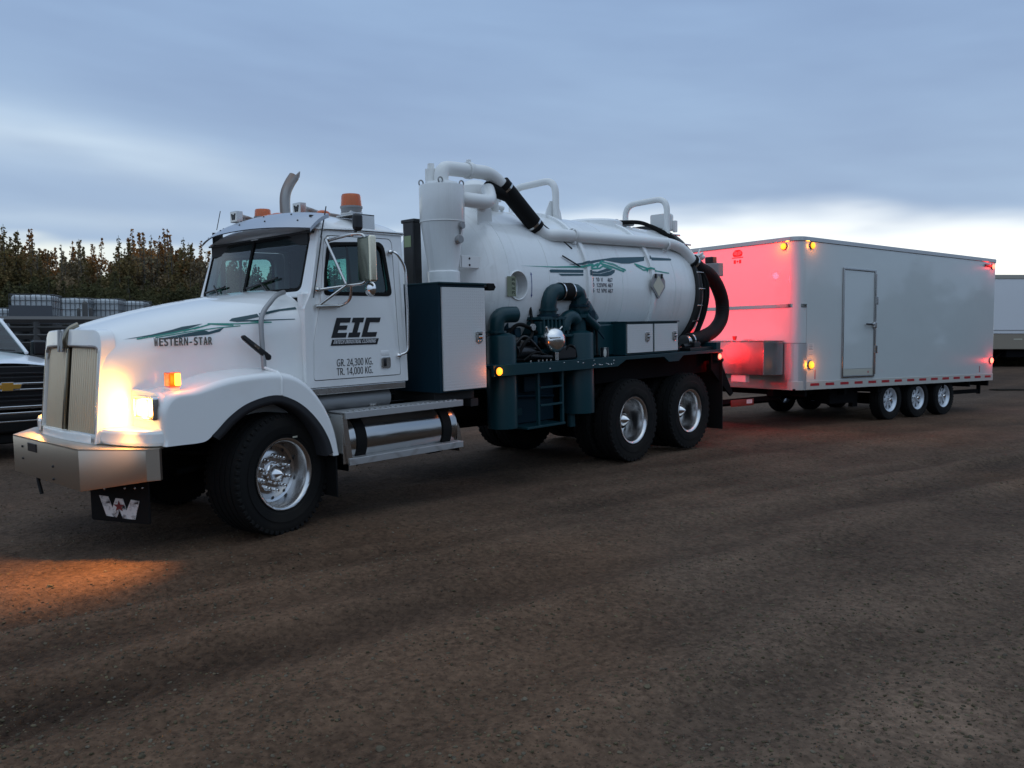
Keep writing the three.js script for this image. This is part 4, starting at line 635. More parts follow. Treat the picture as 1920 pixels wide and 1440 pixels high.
    const draw = (g, mask) => {
      g.fillStyle = mask ? '#000' : '#fff'; g.fillRect(0, 0, W, H);
      const q = ([x, s]) => [(x - X0) / (X1 - X0) * W, (1 - (s - S0) / (S1 - S0)) * H];
      const poly = (c, pts) => { g.fillStyle = mask ? '#fff' : c; g.beginPath(); pts.forEach((p, i) => { const k = q(p); i ? g.lineTo(...k) : g.moveTo(...k); }); g.closePath(); g.fill(); };
      poly(dark2, [[4.11, 0.274], [4.42, 0.316], [4.68, 0.363], [5.08, 0.419], [5.82, 0.472], [5.78, 0.406], [5.4, 0.345], [5.22, 0.338], [4.89, 0.369], [4.67, 0.328], [4.47, 0.286]]);
      poly(dark2, [[5.9, 0.472], [6.46, 0.48], [6.5, 0.469], [6.47, 0.445], [5.87, 0.418]]);
      poly(dark2, [[3.73, 0.184], [3.76, 0.198], [4.38, 0.215], [4.37, 0.176], [3.75, 0.158]]);
      poly(dark2, [[3.89, 0.149], [4.37, 0.163], [4.36, 0.138], [3.94, 0.124]]);
      poly(dark2, [[4.46, 0.207], [4.66, 0.204], [4.87, 0.255], [5.04, 0.236], [5.02, 0.202], [4.94, 0.163], [4.84, 0.146], [4.45, 0.14]]);
      poly(teal2, [[3.23, 0.223], [3.84, 0.238], [4.4, 0.272], [4.46, 0.26], [4.39, 0.243], [3.84, 0.224]]);
      const line = (w, pts) => { g.strokeStyle = mask ? '#fff' : teal2; g.lineWidth = w; g.lineJoin = 'round'; g.lineCap = 'round'; g.beginPath(); pts.forEach((p, i) => { const k = q(p); i ? g.lineTo(...k) : g.moveTo(...k); }); g.stroke(); };
      line(17, [[4.42, 0.258], [4.60, 0.296], [4.565, 0.262], [4.71, 0.31], [4.675, 0.270], [4.80, 0.350], [5.04, 0.316], [5.27, 0.246]]); line(16, [[4.78, 0.315], [5.0, 0.278], [5.23, 0.226]]); line(14, [[4.5, 0.232], [4.72, 0.250], [4.80, 0.284], [4.98, 0.248]]); line(16, [[5.53, 0.345], [5.72, 0.305], [5.83, 0.282], [6.0, 0.262]]); line(10, [[5.9, 0.268], [6.31, 0.238]]); line(13, [[5.55, 0.322], [5.70, 0.262], [5.80, 0.270], [5.78, 0.245]]);
      g.strokeStyle = mask ? '#000' : '#fff'; g.lineWidth = 4; for (const l of [[[4.5, 0.176], [4.7, 0.176], [4.93, 0.22], [5.0, 0.245]], [[4.85, 0.357], [5.1, 0.30], [5.25, 0.27]], [[4.84, 0.335], [5.04, 0.29], [5.2, 0.245]]]) { g.beginPath(); l.forEach((p, i) => { const k = q(p); i ? g.lineTo(...k) : g.moveTo(...k); }); g.stroke(); }
      const ink = mask ? '#fff' : '#1b2330'; g.fillStyle = ink; g.strokeStyle = mask ? '#fff' : '#233a78'; g.lineWidth = 6;
      { const a = q([3.40, 0.13]), b = q([3.40, -0.13]); g.beginPath(); g.moveTo(...a); g.lineTo(...b); g.stroke(); g.fillStyle = mask ? '#fff' : '#233a78'; for (const [p, s] of [[a, -1], [b, 1]]) { g.beginPath(); g.moveTo(p[0], p[1] + s * 14); g.lineTo(p[0] - 9, p[1] - s * 8); g.lineTo(p[0] + 9, p[1] - s * 8); g.fill(); } }
      g.fillStyle = ink; g.font = 'bold 45px sans-serif'; g.textBaseline = 'middle';
      [[['1', 4.535], ['10', 4.61], ['V', 4.71], ['467', 4.85]], [['0', 4.535], ['12', 4.61], ['IVPK', 4.685], ['467', 4.85]], [['6', 4.535], ['12', 4.61], ['VPK', 4.71], ['467', 4.85]]].forEach((row, r) => row.forEach(([t, x]) => { const [a, b] = q([x, 0.098 - 0.072 * r]); g.save(); g.translate(a, b); g.scale(0.84, 1); g.fillText(t, 0, 0); g.restore(); }));
    };
    const t = canvasTex(W, H, g => draw(g, false)), a = canvasTex(W, H, g => draw(g, true), false);
    t.wrapS = t.wrapT = a.wrapS = a.wrapT = THREE.ClampToEdgeWrapping;
    const skin = surf((u, v) => { const s = lerp(S0, S1, v), r = R + 0.004 + 0.040 * 0; const x = lerp(X0, X1, u); const bump = [4.46, 5.88].some(c => Math.abs(x - c) < 0.052) ? 0.0415 : 0; return [x, YC + (r + bump) * Math.sin(s), (r + bump) * Math.cos(s), u, v]; }, 200, 40);
    P(tank, 'stripe_decal', skin, phy([1, 1, 1], { map: t, alphaMap: a, transparent: true, roughness: 0.4 }));
    // rear door and clamps
    const rd = GR(T, 'rear_door');
    P(rd, 'door_dish', at(lathe([[R - 0.02, 0], [R + 0.005, 0.02], [R + 0.005, 0.08], ...Array.from({ length: 13 }, (_, i) => { const b = (1 - i / 12) * Math.PI / 2; return [R * Math.sin(b), 0.08 + 0.36 * Math.cos(b)]; })], 90, 'x'), 7.13, YC, 0), M.tankWhite);
    P(rd, 'clamp_ring', [at(lathe([[R - 0.01, 0], [R + 0.05, 0], [R + 0.055, 0.008], [R + 0.055, 0.05], [R + 0.05, 0.058], [R + 0.01, 0.06], [R + 0.01, 0.075], [R + 0.045, 0.078], [R + 0.045, 0.13], [R - 0.01, 0.135]], 90, 'x'), 6.985, YC, 0)], M.darkMetal);
    EACH(rd, 'clamp_bolt', Array.from({ length: 26 }, (_, i) => { const b = -1.9 + i * 0.24; return rod([6.99, YC + (R + 0.055) * Math.sin(b), (R + 0.055) * Math.cos(b)], [7.2, YC + (R + 0.055) * Math.sin(b), (R + 0.055) * Math.cos(b)], 0.013); }), M.steel);
    P(rd, 'door_fittings', [rod([7.3, 1.85, 0.62], [7.62, 1.83, 0.66], 0.05), at(new THREE.TorusGeometry(0.09, 0.014, 8, 24).rotateY(1.2), 7.62, 1.83, 0.66), rod([7.35, 1.62, 0.55], [7.55, 1.6, 0.6], 0.09), rod([7.30, 2.60, 0.55], [7.55, 2.78, 0.75], 0.02), rod([7.2, 2.75, 0.55], [7.62, 2.72, 0.72], 0.035), at(new THREE.SphereGeometry(0.05, 10, 8), 7.4, 2.75, 0.62), at(new THREE.SphereGeometry(0.045, 10, 8), 7.6, 2.72, 0.70), rod([7.5, 2.74, 0.68], [7.56, 2.84, 0.7], 0.012), bx(7.3, 7.6, 1.55, 1.7, 0.2, 0.6, 0.02)], M.pipeWhite);
    EACH(T, 'hydraulic_line', [hose([[6.30, 3.20, 0.10], [6.62, 3.20, 0.28], [6.85, 3.08, 0.44], [7.02, 2.93, 0.62], [7.14, 2.72, 0.80], [7.18, 2.45, 0.95], [7.17, 2.1, 1.0], [7.13, 1.7, 0.92], [7.05, 1.42, 0.82]], 0.030, 10, 70), hose([[6.5, 3.22, 0.2], [6.75, 3.16, 0.36], [6.95, 3.02, 0.54], [7.1, 2.8, 0.74], [7.22, 2.5, 0.92]], 0.022, 8, 50), hose([[7.12, 2.65, 0.86], [7.2, 2.3, 1.02], [7.18, 1.9, 1.0], [7.05, 1.5, 0.9]], 0.024, 8, 50), hose([[7.3, 2.0, 0.85], [7.42, 1.9, 0.82], [7.35, 1.7, 0.8], [7.15, 1.5, 0.85]], 0.012, 8, 30)], M.rubber);
    P(T, 'hydraulic_valve', [rod([6.28, 3.20, 0.02], [6.62, 3.215, 0.12], 0.045), bx(6.25, 6.5, 3.12, 3.20, -0.1, 0.1, 0.01), at(new THREE.SphereGeometry(0.05, 12, 8), 6.32, 3.21, 0.04)], M.greyMetal);
    P(T, 'top_hatch', [at(lathe([[0, 0.10], [0.22, 0.10], [0.40, 0.085], [0.44, 0.06], [0.45, -0.1]], 44), 5.88, 3.11, -0.08)], M.tankWhite);
    P(T, 'rear_top_plate', [warp(ext(roundPoly([[-0.02, 0], [0.36, 0], [0.36, 0.24], [0.31, 0.27], [-0.02, 0.27]], 0.03), 0.05, 0.008), (z, y, d) => [7.08 + d, 3.10 + y, z + 0.14]), bx(7.1, 7.16, 3.08, 3.25, 0.50, 0.55, 0.005)], M.pipeWhite);
    // guard hoops
    for (const [x, za, zb, top] of [[4.55, -0.39, 0.37, 3.585], [6.95, -0.24, 0.50, 3.57]]) {
      const h = GR(T, 'guard_hoop');
      P(h, 'hoop_tube', pipe([[x, 3.08, za], [x, top - 0.03, za], [x, top, zb], [x, 2.98, zb]], 0.045, 0.19, 16), M.pipeWhite);
      EACH(h, 'hoop_foot', [za, zb].map(z => { const yb = YC + Math.sqrt(R * R - z * z) - 0.03; return warp(ext(roundPoly([[-0.22, 0], [0.22, 0], [0.18, 0.14], [0.09, 0.27], [-0.09, 0.27], [-0.18, 0.14]], 0.03), 0.014, 0.003), (a, b, d) => [x + a * 0.8 * (x > 6 ? 0.45 : 1), yb + b * (x > 6 ? 0.6 : 1), z + Math.sign(z) * -0.05 + d]); }), M.tankWhite);
    }
    // placard holder
    const pl = P(T, 'placard_holder', [ext(roundPoly([[0, -0.175], [0.165, -0.02], [0.165, 0.07], [0.085, 0.165], [-0.085, 0.165], [-0.165, 0.07], [-0.165, -0.02]], 0.015), 0.02, 0.003).translate(5.93, 2.235, 0.985)], M.greyMetal);
    P(pl, 'placard', ext(roundPoly([[0, -0.14], [0.135, 0.0], [0.0, 0.14], [-0.135, 0.0]], 0.01), 0.004, 0).translate(5.93, 2.235, 1.006), M.cream);
    EACH(pl, 'placard_clip', [bx(5.84, 5.87, 2.34, 2.40, 1.0, 1.02, 0.003), bx(5.99, 6.02, 2.34, 2.40, 1.0, 1.02, 0.003), rod([5.93, 2.25, 0.94], [5.93, 2.25, 0.99], 0.02)], M.black);
  }
  EACH(T, 'tank_saddle', [3.3, 4.4, 5.5, 6.6].flatMap(x => [bx(x - 0.06, x + 0.06, 0.98, 1.6, 0.33, 0.62, 0.004), bx(x - 0.06, x + 0.06, 0.98, 1.6, -0.62, -0.33, 0.004)]), M.teal);

  // ---- cyclone and its pipework
  const cy = P(T, 'cyclone_separator', at(lathe([[0, 1.085], [0.225, 1.085], [0.238, 1.08], [0.24, 1.06], [0.238, 0.70], [0.232, 0.69], [0.16, 0.20], [0.158, 0.02], [0.19, 0.0], [0.19, -0.15], [0, -0.15]], 56), 2.35, 2.15, 0.63), M.tankWhite);
  EACH(cy, 'cyclone_flange', [at(lathe([[0.0, 0], [0.17, 0], [0.175, 0.012], [0.17, 0.03], [0, 0.03]], 40), 2.35, 3.235, 0.63), at(lathe([[0.172, -0.06], [0.176, 0.0], [0.176, 0.125], [0.168, 0.135], [0.15, 0.135]], 40), 2.35, 2.20, 0.63)], M.tankWhite);
  P(cy, 'weld_seam', at(new THREE.TorusGeometry(0.2385, 0.004, 6, 60).rotateX(Math.PI / 2), 2.35, 2.85, 0.63), M.pipeWhite);
  EACH(cy, 'lifting_eye', [[2.18, 0.5], [2.52, 0.76], [2.2, 0.78]].map(([x, z]) => at(new THREE.TorusGeometry(0.03, 0.008, 8, 16), x, 3.26, z)), M.greyMetal);
  P(cy, 'gauge', [at(lathe([[0, 0.03], [0.035, 0.03], [0.037, 0], [0, 0]], 20, 'z').rotateY(0.1), 2.40, 2.80, 0.862), rod([2.40, 2.77, 0.86], [2.395, 2.71, 0.845], 0.012)], M.greyMetal);
  P(cy, 'port_plug', at(lathe([[0, 0.035], [0.04, 0.035], [0.045, 0.01], [0.045, -0.02], [0, -0.02]], 18, 'z').rotateY(0.0), 2.375, 2.655, 0.85), M.greyMetal);
  EACH(cy, 'mount_bracket', [bx(2.48, 2.80, 2.375, 2.505, 0.735, 0.75, 0.003), bx(2.49, 2.505, 2.375, 2.505, 0.6, 0.75, 0.003)], M.pipeWhite);
  EACH(cy, 'bracket_bolt', [[2.62, 2.475], [2.62, 2.405]].map(([x, y]) => at(new THREE.SphereGeometry(0.012, 8, 6), x, y, 0.752)), M.darkMetal);
  P(T, 'suction_pipe', [pipe([[2.35, 3.20, 0.63], [2.35, 3.425, 0.63], [3.10, 3.455, 0.63], [3.33, 3.30, 0.635]], 0.078, 0.17, 24), at(lathe([[0.08, -0.03], [0.092, -0.03], [0.092, 0.03], [0.08, 0.03]], 28, 'x').rotateZ(0.04), 2.76, 3.443, 0.63), bx(2.74, 2.78, 3.52, 3.56, 0.61, 0.65, 0.004), pipe([[3.73, 2.93, 0.70], [3.90, 2.80, 0.74], [4.05, 2.815, 0.80], [6.55, 2.86, 0.80], [6.85, 2.80, 0.82], [7.05, 2.61, 0.875]], 0.074, 0.17, 24), ...[4.35, 6.42].map(x => at(lathe([[0.076, -0.02], [0.085, -0.02], [0.085, 0.02], [0.076, 0.02]], 28, 'x'), x, 2.83, 0.80)), bx(4.33, 4.37, 2.72, 2.78, 0.76, 0.84, 0.004), bx(6.38, 6.44, 2.72, 2.8, 0.72, 0.8, 0.004)], M.pipeWhite);
  P(T, 'pipe_plug', [at(lathe([[0, 0.03], [0.035, 0.025], [0.04, -0.04], [0, -0.04]], 20), 2.325, 3.455, 0.50), rod([2.325, 3.25, 0.50], [2.325, 3.42, 0.50], 0.065)], M.pipeWhite);
  P(T, 'rubber_sleeve', [rod([3.27, 3.36, 0.632], [3.785, 2.885, 0.712], 0.098, 0.098, 28), rod([3.06, 3.30, 0.60], [3.40, 3.22, 0.65], 0.075, 0.075, 20)], M.rubber);
  EACH(T, 'hose_clamp', [[3.33, 3.305, 0.642], [3.735, 2.931, 0.704]].map(([x, y, z]) => { const d = V(0.515, -0.475, 0.08).normalize().multiplyScalar(0.012); return rod([x - d.x, y - d.y, z - d.z], [x + d.x, y + d.y, z + d.z], 0.101, 0.101, 28); }), M.steel);
  P(T, 'bypass_pipe', [pipe([[2.52, 3.12, 0.66], [2.62, 3.09, 0.80], [2.92, 3.09, 0.80], [3.06, 3.27, 0.62]], 0.078, 0.14, 20), at(lathe([[0, 0.13], [0.10, 0.11], [0.17, 0.05], [0.19, -0.05], [0.19, -0.40], [0, -0.4]], 32), 3.28, 3.33, 0.18), rod([2.82, 3.00, 0.74], [2.82, 3.06, 0.76], 0.05), bx(2.90, 3.12, 2.80, 3.06, 0.60, 0.62, 0.004)], M.pipeWhite);
  P(T, 'relief_valve', [rod([3.52, 3.05, 0.28], [3.52, 3.26, 0.28], 0.05), rod([3.42, 3.17, 0.28], [3.66, 3.15, 0.28], 0.03), rod([3.52, 3.26, 0.28], [3.52, 3.30, 0.28], 0.065), bx(3.56, 3.62, 3.22, 3.28, 0.26, 0.30, 0.006), rod([3.64, 3.15, 0.28], [3.65, 3.07, 0.28], 0.018)], M.pipeWhite);
  EACH(T, 'valve_linkage', [rod([3.82, 3.13, 0.5], [4.28, 2.66, 0.84], 0.009), rod([4.02, 2.56, 0.90], [4.30, 2.44, 0.945], 0.009)], M.black);
  P(T, 'vent_stack', [bx(2.24, 2.36, 2.15, 2.90, 0.10, 0.28, 0.02), bx(2.235, 2.36, 2.88, 2.92, 0.08, 0.30, 0.01)], M.black);
  P(T, 'stack_label', [bx(2.236, 2.239, 2.62, 2.74, 0.13, 0.24, 0)], std([0.24, 0.30, 0.16]));

  // ---- big discharge hose at the back
  P(T, 'discharge_hose', hose([[7.02, 2.635, 0.868], [7.16, 2.53, 0.90], [7.40, 2.45, 0.92], [7.66, 2.28, 0.92], [7.82, 2.03, 0.92], [7.78, 1.80, 0.93], [7.55, 1.63, 0.95], [7.2, 1.53, 0.97], [6.72, 1.47, 0.97]], 0.102, 22, 110), phy([0.006, 0.006, 0.0065], { roughness: 0.7, specularIntensity: 0.4, bumpMap: dataTex(64, (u, v) => 0.5 + 0.5 * Math.sin(u * Math.PI * 2 * 8), false, 9, 1), bumpScale: 0.003 }));
  EACH(T, 'hose_clamp', [rod([7.05, 2.605, 0.876], [7.075, 2.59, 0.882], 0.107, 0.107, 28), rod([6.76, 1.477, 0.97], [6.79, 1.48, 0.97], 0.107, 0.107, 28), rod([6.62, 1.47, 0.97], [6.72, 1.47, 0.97], 0.09, 0.09, 24)], M.steel);
  P(T, 'arrow_box', [bx(7.74, 7.90, 2.43, 2.63, 0.62, 0.90, 0.012), bx(7.4, 7.72, 2.50, 2.56, 0.6, 0.66, 0.004)], M.greyMetal);
  P(T, 'arrow_box_lamp', [bx(7.76, 7.88, 2.632, 2.73, 0.66, 0.80, 0.012)], M.black);
  { const wl = GR(T, 'rear_work_lamp'); P(wl, 'housing', bx(7.90, 7.93, 2.44, 2.60, 0.58, 0.82, 0.01), M.darkMetal); P(wl, 'lens', bx(7.928, 7.945, 2.46, 2.58, 0.60, 0.80, 0.008), L.red); aim(T, [7.99, 2.52, 0.70], [9.2, 2.3, 0.3], 0xff0810, 6.5); }
  { const wl = GR(T, 'rear_work_lamp'); P(wl, 'housing', bx(7.56, 7.60, 2.60, 2.76, -0.62, -0.38, 0.01), M.darkMetal); P(wl, 'lens', bx(7.598, 7.615, 2.62, 2.74, -0.6, -0.4, 0.008), L.red); aim(T, [7.66, 2.68, -0.5], [9.4, 2.3, -0.2], 0xff0810, 15); }

  // ---- pump bay on the deck
  const sil = (x, y0, y1, r, z) => [at(lathe([[0, y0], [r, y0], [r, y1], [r * 0.96, y1 + 0.02], [r * 0.55, y1 + 0.05], [0, y1 + 0.05]], 40), x, 0, z)];
  const s1 = P(T, 'silencer', sil(2.835, 0.63, 1.615, 0.165, 0.99), M.teal);
  P(s1, 'outlet_elbow', [pipe([[2.78, 1.62, 0.97], [2.78, 1.86, 0.98], [3.04, 1.865, 1.02]], 0.088, 0.19, 24)], M.teal);
  P(s1, 'pipe_flange', [at(lathe([[0.088, 0], [0.115, 0.0], [0.115, 0.022], [0.088, 0.022]], 28), 2.78, 1.665, 0.97), ...ring(8, 0.104, (a, b) => at(new THREE.CylinderGeometry(0.008, 0.008, 0.034, 6), 2.78 + a, 1.676, 0.97 + b))], M.teal);
  P(s1, 'elbow_mouth', at(lathe([[0.0, 0.002], [0.076, 0.002], [0.076, 0.0]], 24, 'x').rotateY(-0.15), 3.042, 1.865, 1.02), M.black);
  const s2 = P(T, 'silencer', [...sil(4.175, 0.68, 1.62, 0.198, 0.98), rod([4.05, 0.52, 0.97], [4.05, 0.68, 0.97], 0.05)], M.teal);
  P(s2, 'inlet_neck', [at(lathe([[0.11, 0], [0.11, 0.16], [0.15, 0.16], [0.15, 0.2], [0.1, 0.2]], 30), 4.19, 1.66, 0.97)], M.teal);
  const pump = P(T, 'blower_pump', [bx(3.42, 3.95, 1.62, 1.80, 0.72, 1.06, 0.03), bx(3.46, 3.9, 1.36, 1.62, 0.72, 1.05, 0.04), ...Array.from({ length: 7 }, (_, i) => bx(3.44 + i * 0.07, 3.465 + i * 0.07, 1.62, 1.815, 0.70, 1.085, 0.004)), bx(3.40, 3.97, 1.80, 1.835, 0.70, 1.08, 0.006), bx(3.40, 3.97, 1.60, 1.63, 0.70, 1.08, 0.006), at(new THREE.TorusGeometry(0.13, 0.085, 16, 30, 2.6).rotateZ(0.7), 4.0, 1.70, 1.02), at(lathe([[0, 0.08], [0.10, 0.07], [0.13, 0.02], [0.13, -0.08], [0, -0.08]], 26, 'z'), 4.24, 1.93, 0.98), at(lathe([[0.0, 0.16], [0.06, 0.15], [0.08, 0.1], [0.085, 0.06], [0.105, 0.06], [0.105, 0.0], [0, 0]], 24), 4.24, 1.99, 0.98), rod([4.2, 1.85, 1.08], [4.42, 1.70, 1.1], 0.05), rod([4.34, 1.98, 0.95], [4.46, 1.78, 1.0], 0.09)], M.teal);
  P(pump, 'cross_pipe', [pipe([[3.66, 1.80, 0.97], [3.66, 2.13, 0.98], [4.22, 2.13, 0.98], [4.22, 1.98, 0.98]], 0.095, 0.20, 26), at(lathe([[0.1, 0], [0.112, 0], [0.112, 0.03], [0.1, 0.03]], 28), 3.66, 1.9, 0.97)], M.teal);
  P(pump, 'coupling_sleeve', rod([3.84, 2.13, 0.98], [4.06, 2.13, 0.98], 0.105, 0.105, 28), M.rubber);
  EACH(pump, 'sleeve_clamp', [rod([3.85, 2.13, 0.98], [3.868, 2.13, 0.98], 0.109, 0.109, 28), rod([4.032, 2.13, 0.98], [4.05, 2.13, 0.98], 0.109, 0.109, 28)], M.chrome);
  const dome = P(T, 'strainer_dome', [at(lathe([[0, 0.13], [0.06, 0.122], [0.11, 0.095], [0.143, 0.055], [0.155, 0.0], [0.155, -0.10], [0, -0.1]], 40, 'z').scale(1, 1.0, 1), 3.585, 1.565, 1.10)], M.chrome);
  P(dome, 'clamp_knob', [[3.465, 1.70, 1.10], [3.705, 1.70, 1.10]].map(([x, y, z]) => rod([x + (x < 3.58 ? 0.035 : -0.035), y - 0.035, z], [x + (x < 3.58 ? -0.02 : 0.02), y + 0.02, z + 0.02], 0.012)).concat([rod([3.43, 1.60, 1.18], [3.55, 1.60, 1.235], 0.010)]), M.steel);
  P(dome, 'dome_stand', [bx(3.55, 3.61, 1.336, 1.43, 1.10, 1.16, 0.005)], M.steel);
  P(T, 'pump_machinery', [bx(3.0, 3.42, 1.336, 1.56, 0.62, 1.0, 0.03), rod([3.02, 1.45, 1.02], [3.36, 1.45, 1.02], 0.07), rod([3.1, 1.52, 0.98], [3.3, 1.57, 1.02], 0.03), at(new THREE.SphereGeometry(0.07, 14, 10), 3.12, 1.55, 0.95), bx(2.98, 3.9, 1.2, 1.5, 0.3, 0.8, 0.02), rod([3.2, 1.40, 1.08], [3.5, 1.38, 1.14], 0.025), hose([[3.0, 1.5, 1.0], [3.15, 1.62, 1.05], [3.3, 1.5, 1.1], [3.4, 1.4, 1.1]], 0.016, 8, 30), bx(3.6, 3.95, 1.336, 1.5, 0.9, 1.15, 0.03)], M.black);
  P(T, 'machinery_bolts', [...Array.from({ length: 5 }, (_, i) => at(new THREE.CylinderGeometry(0.014, 0.014, 0.02, 6), 3.10 + i * 0.07 + (i > 0 ? 0.06 : 0), 1.350, 1.18)), at(bx(-0.02, 0.02, -0.03, 0.03, -0.01, 0.01, 0.004).rotateX(0.4), 3.12, 1.55, 1.03)], M.steel);
  P(T, 'pump_hoses', [hose([[3.02, 1.40, 1.06], [3.10, 1.55, 1.10], [3.28, 1.62, 1.04], [3.40, 1.75, 0.95], [3.42, 1.95, 0.90]], 0.018, 8, 40), hose([[3.0, 1.62, 0.9], [3.15, 1.75, 0.95], [3.3, 1.72, 0.98], [3.42, 1.66, 1.0]], 0.022, 8, 40), hose([[3.72, 1.36, 1.10], [3.80, 1.50, 1.16], [3.92, 1.46, 1.14], [3.98, 1.36, 1.12]], 0.014, 8, 30), hose([[3.05, 1.36, 1.12], [3.2, 1.44, 1.16], [3.38, 1.42, 1.13], [3.52, 1.37, 1.14]], 0.012, 8, 30), hose([[4.44, 1.9, 0.95], [4.5, 1.7, 1.02], [4.46, 1.5, 1.06], [4.42, 1.36, 1.1]], 0.014, 8, 30)], M.rubber);
  P(T, 'pump_fittings', [at(lathe([[0.095, 0], [0.128, 0], [0.128, 0.026], [0.095, 0.026]], 28), 3.66, 1.835, 0.97), at(lathe([[0.095, 0], [0.128, 0], [0.128, 0.026], [0.095, 0.026]], 28), 4.22, 1.95, 0.98), ...ring(8, 0.115, (a, b) => at(new THREE.CylinderGeometry(0.009, 0.009, 0.04, 6), 3.66 + a, 1.848, 0.97 + b)), ...ring(8, 0.115, (a, b) => at(new THREE.CylinderGeometry(0.009, 0.009, 0.04, 6), 4.22 + a, 1.963, 0.98 + b)), at(lathe([[0, 0.05], [0.05, 0.05], [0.055, 0.04], [0.055, 0], [0, 0]], 20, 'z'), 4.30, 1.86, 1.08), bx(4.36, 4.44, 1.72, 1.92, 0.86, 1.0, 0.012), rod([4.34, 1.78, 1.06], [4.52, 1.56, 1.13], 0.012), bx(3.05, 3.25, 1.58, 1.72, 0.7, 0.92, 0.02), rod([3.1, 1.72, 0.82], [3.1, 1.86, 0.82], 0.03), bx(3.28, 3.34, 1.5, 1.62, 0.95, 1.08, 0.01), at(lathe([[0, 0.03], [0.045, 0.03], [0.045, 0], [0, 0]], 18, 'z'), 3.14, 1.66, 0.93)], M.navy);
  P(T, 'pressure_gauge', at(lathe([[0, 0.022], [0.038, 0.022], [0.042, 0.0], [0, 0]], 20, 'z'), 3.32, 1.72, 1.02), M.steel);
  P(T, 'under_deck_panel', [bx(3.02, 3.9, 0.62, 1.2, 0.80, 0.82, 0.003), bx(3.3, 3.6, 0.98, 1.16, 0.82, 0.90, 0.01), rod([3.1, 0.95, 0.86], [3.85, 0.9, 0.86], 0.02)], M.navy);
  P(T, 'side_tank_box', [bx(4.46, 5.0, 1.345, 1.735, 0.72, 1.02, 0.02), bx(4.60, 5.0, 1.735, 1.77, 0.70, 1.0, 0.008)], M.teal);
  P(T, 'can', at(lathe([[0, 0.115], [0.05, 0.115], [0.052, 0.105], [0.052, 0.0], [0, 0]], 24), 4.52, 1.337, 1.13), std([1, 1, 1], { map: canvasTex(128, 64, (g, w, h) => { g.fillStyle = '#20262b'; g.fillRect(0, 0, w, h); g.fillStyle = '#b9b9b2'; for (const x of [8, 40, 72, 104]) { g.beginPath(); g.arc(x + 8, 24, 8, 0, 7); g.fill(); g.fillRect(x + 2, 38, 14, 10); } }), metalness: 0.3, roughness: 0.4 }));
  const tb = P(T, 'tool_box', [bx(4.86, 6.07, 1.342, 1.752, 0.80, 1.205, 0.005), bx(4.85, 6.08, 1.752, 1.765, 0.795, 1.235, 0.003)], M.teal);
  for (const [a, b, l] of [[4.885, 5.445, 5.31], [5.49, 6.05, 5.955]]) { P(tb, 'tool_box_door', bx(a, b, 1.368, 1.728, 1.204, 1.226, 0.004, 9), M.platePaint); P(tb, 'tool_box_latch', latch(l, 1.565, 1.226, 0.10, 0.12), M.steel); P(tb, 'latch_recess', bx(l - 0.03, l + 0.03, 1.545, 1.60, 1.235, 1.238, 0.001), M.black); }

  // ---- ladder
  const lad = GR(T, 'ladder');
  EACH(lad, 'rail', [bx(3.225, 3.26, 0.612, 1.215, 1.13, 1.17, 0.004), bx(3.645, 3.68, 0.612, 1.215, 1.13, 1.17, 0.004), bx(3.02, 3.05, 0.63, 1.215, 0.85, 0.89, 0.004)], M.teal);
  for (const y of [1.035, 0.835]) P(lad, 'rung', bx(3.26, 3.645, y, y + 0.022, 1.12, 1.18, 0.004), M.teal);
  P(lad, 'rung', [bx(3.03, 3.69, 0.60, 0.625, 0.88, 1.18, 0.004), bx(3.03, 3.3, 0.72, 0.80, 0.84, 0.86, 0.004)], M.teal);
  // hitch
  const ht = P(T, 'hitch_plate', [ext(roundPoly([[7.25, 0.62], [7.55, 0.55], [7.72, 0.6, 0.1], [7.74, 0.86, 0.14], [7.55, 0.98, 0.1], [7.25, 0.98]], 0.04), 0.03, 0.004).translate(0, 0, 0.30), bx(7.3, 7.5, 0.55, 0.95, -0.4, 0.4, 0.01)], M.teal);
  P(ht, 'pintle', [bx(7.5, 7.72, 0.50, 0.66, -0.09, 0.09, 0.02), at(new THREE.TorusGeometry(0.06, 0.025, 10, 20).rotateX(Math.PI / 2), 7.80, 0.55, 0)], M.frame);
  P(T, 'safety_chain', [[0.28, 0.42], [-0.28, -0.36]].flatMap(([z, z2]) => Array.from({ length: 18 }, (_, i) => { const t = i / 17, p = [lerp(7.6, 8.5, t), 0.50 - 0.22 * Math.sin(Math.PI * t) + (i % 2) * 0.0, lerp(z, z2, t)]; return at(new THREE.TorusGeometry(0.024, 0.006, 6, 12).scale(1.4, 1, 1).rotateX(i % 2 ? Math.PI / 2 : 0), ...p); })), M.darkMetal);
}
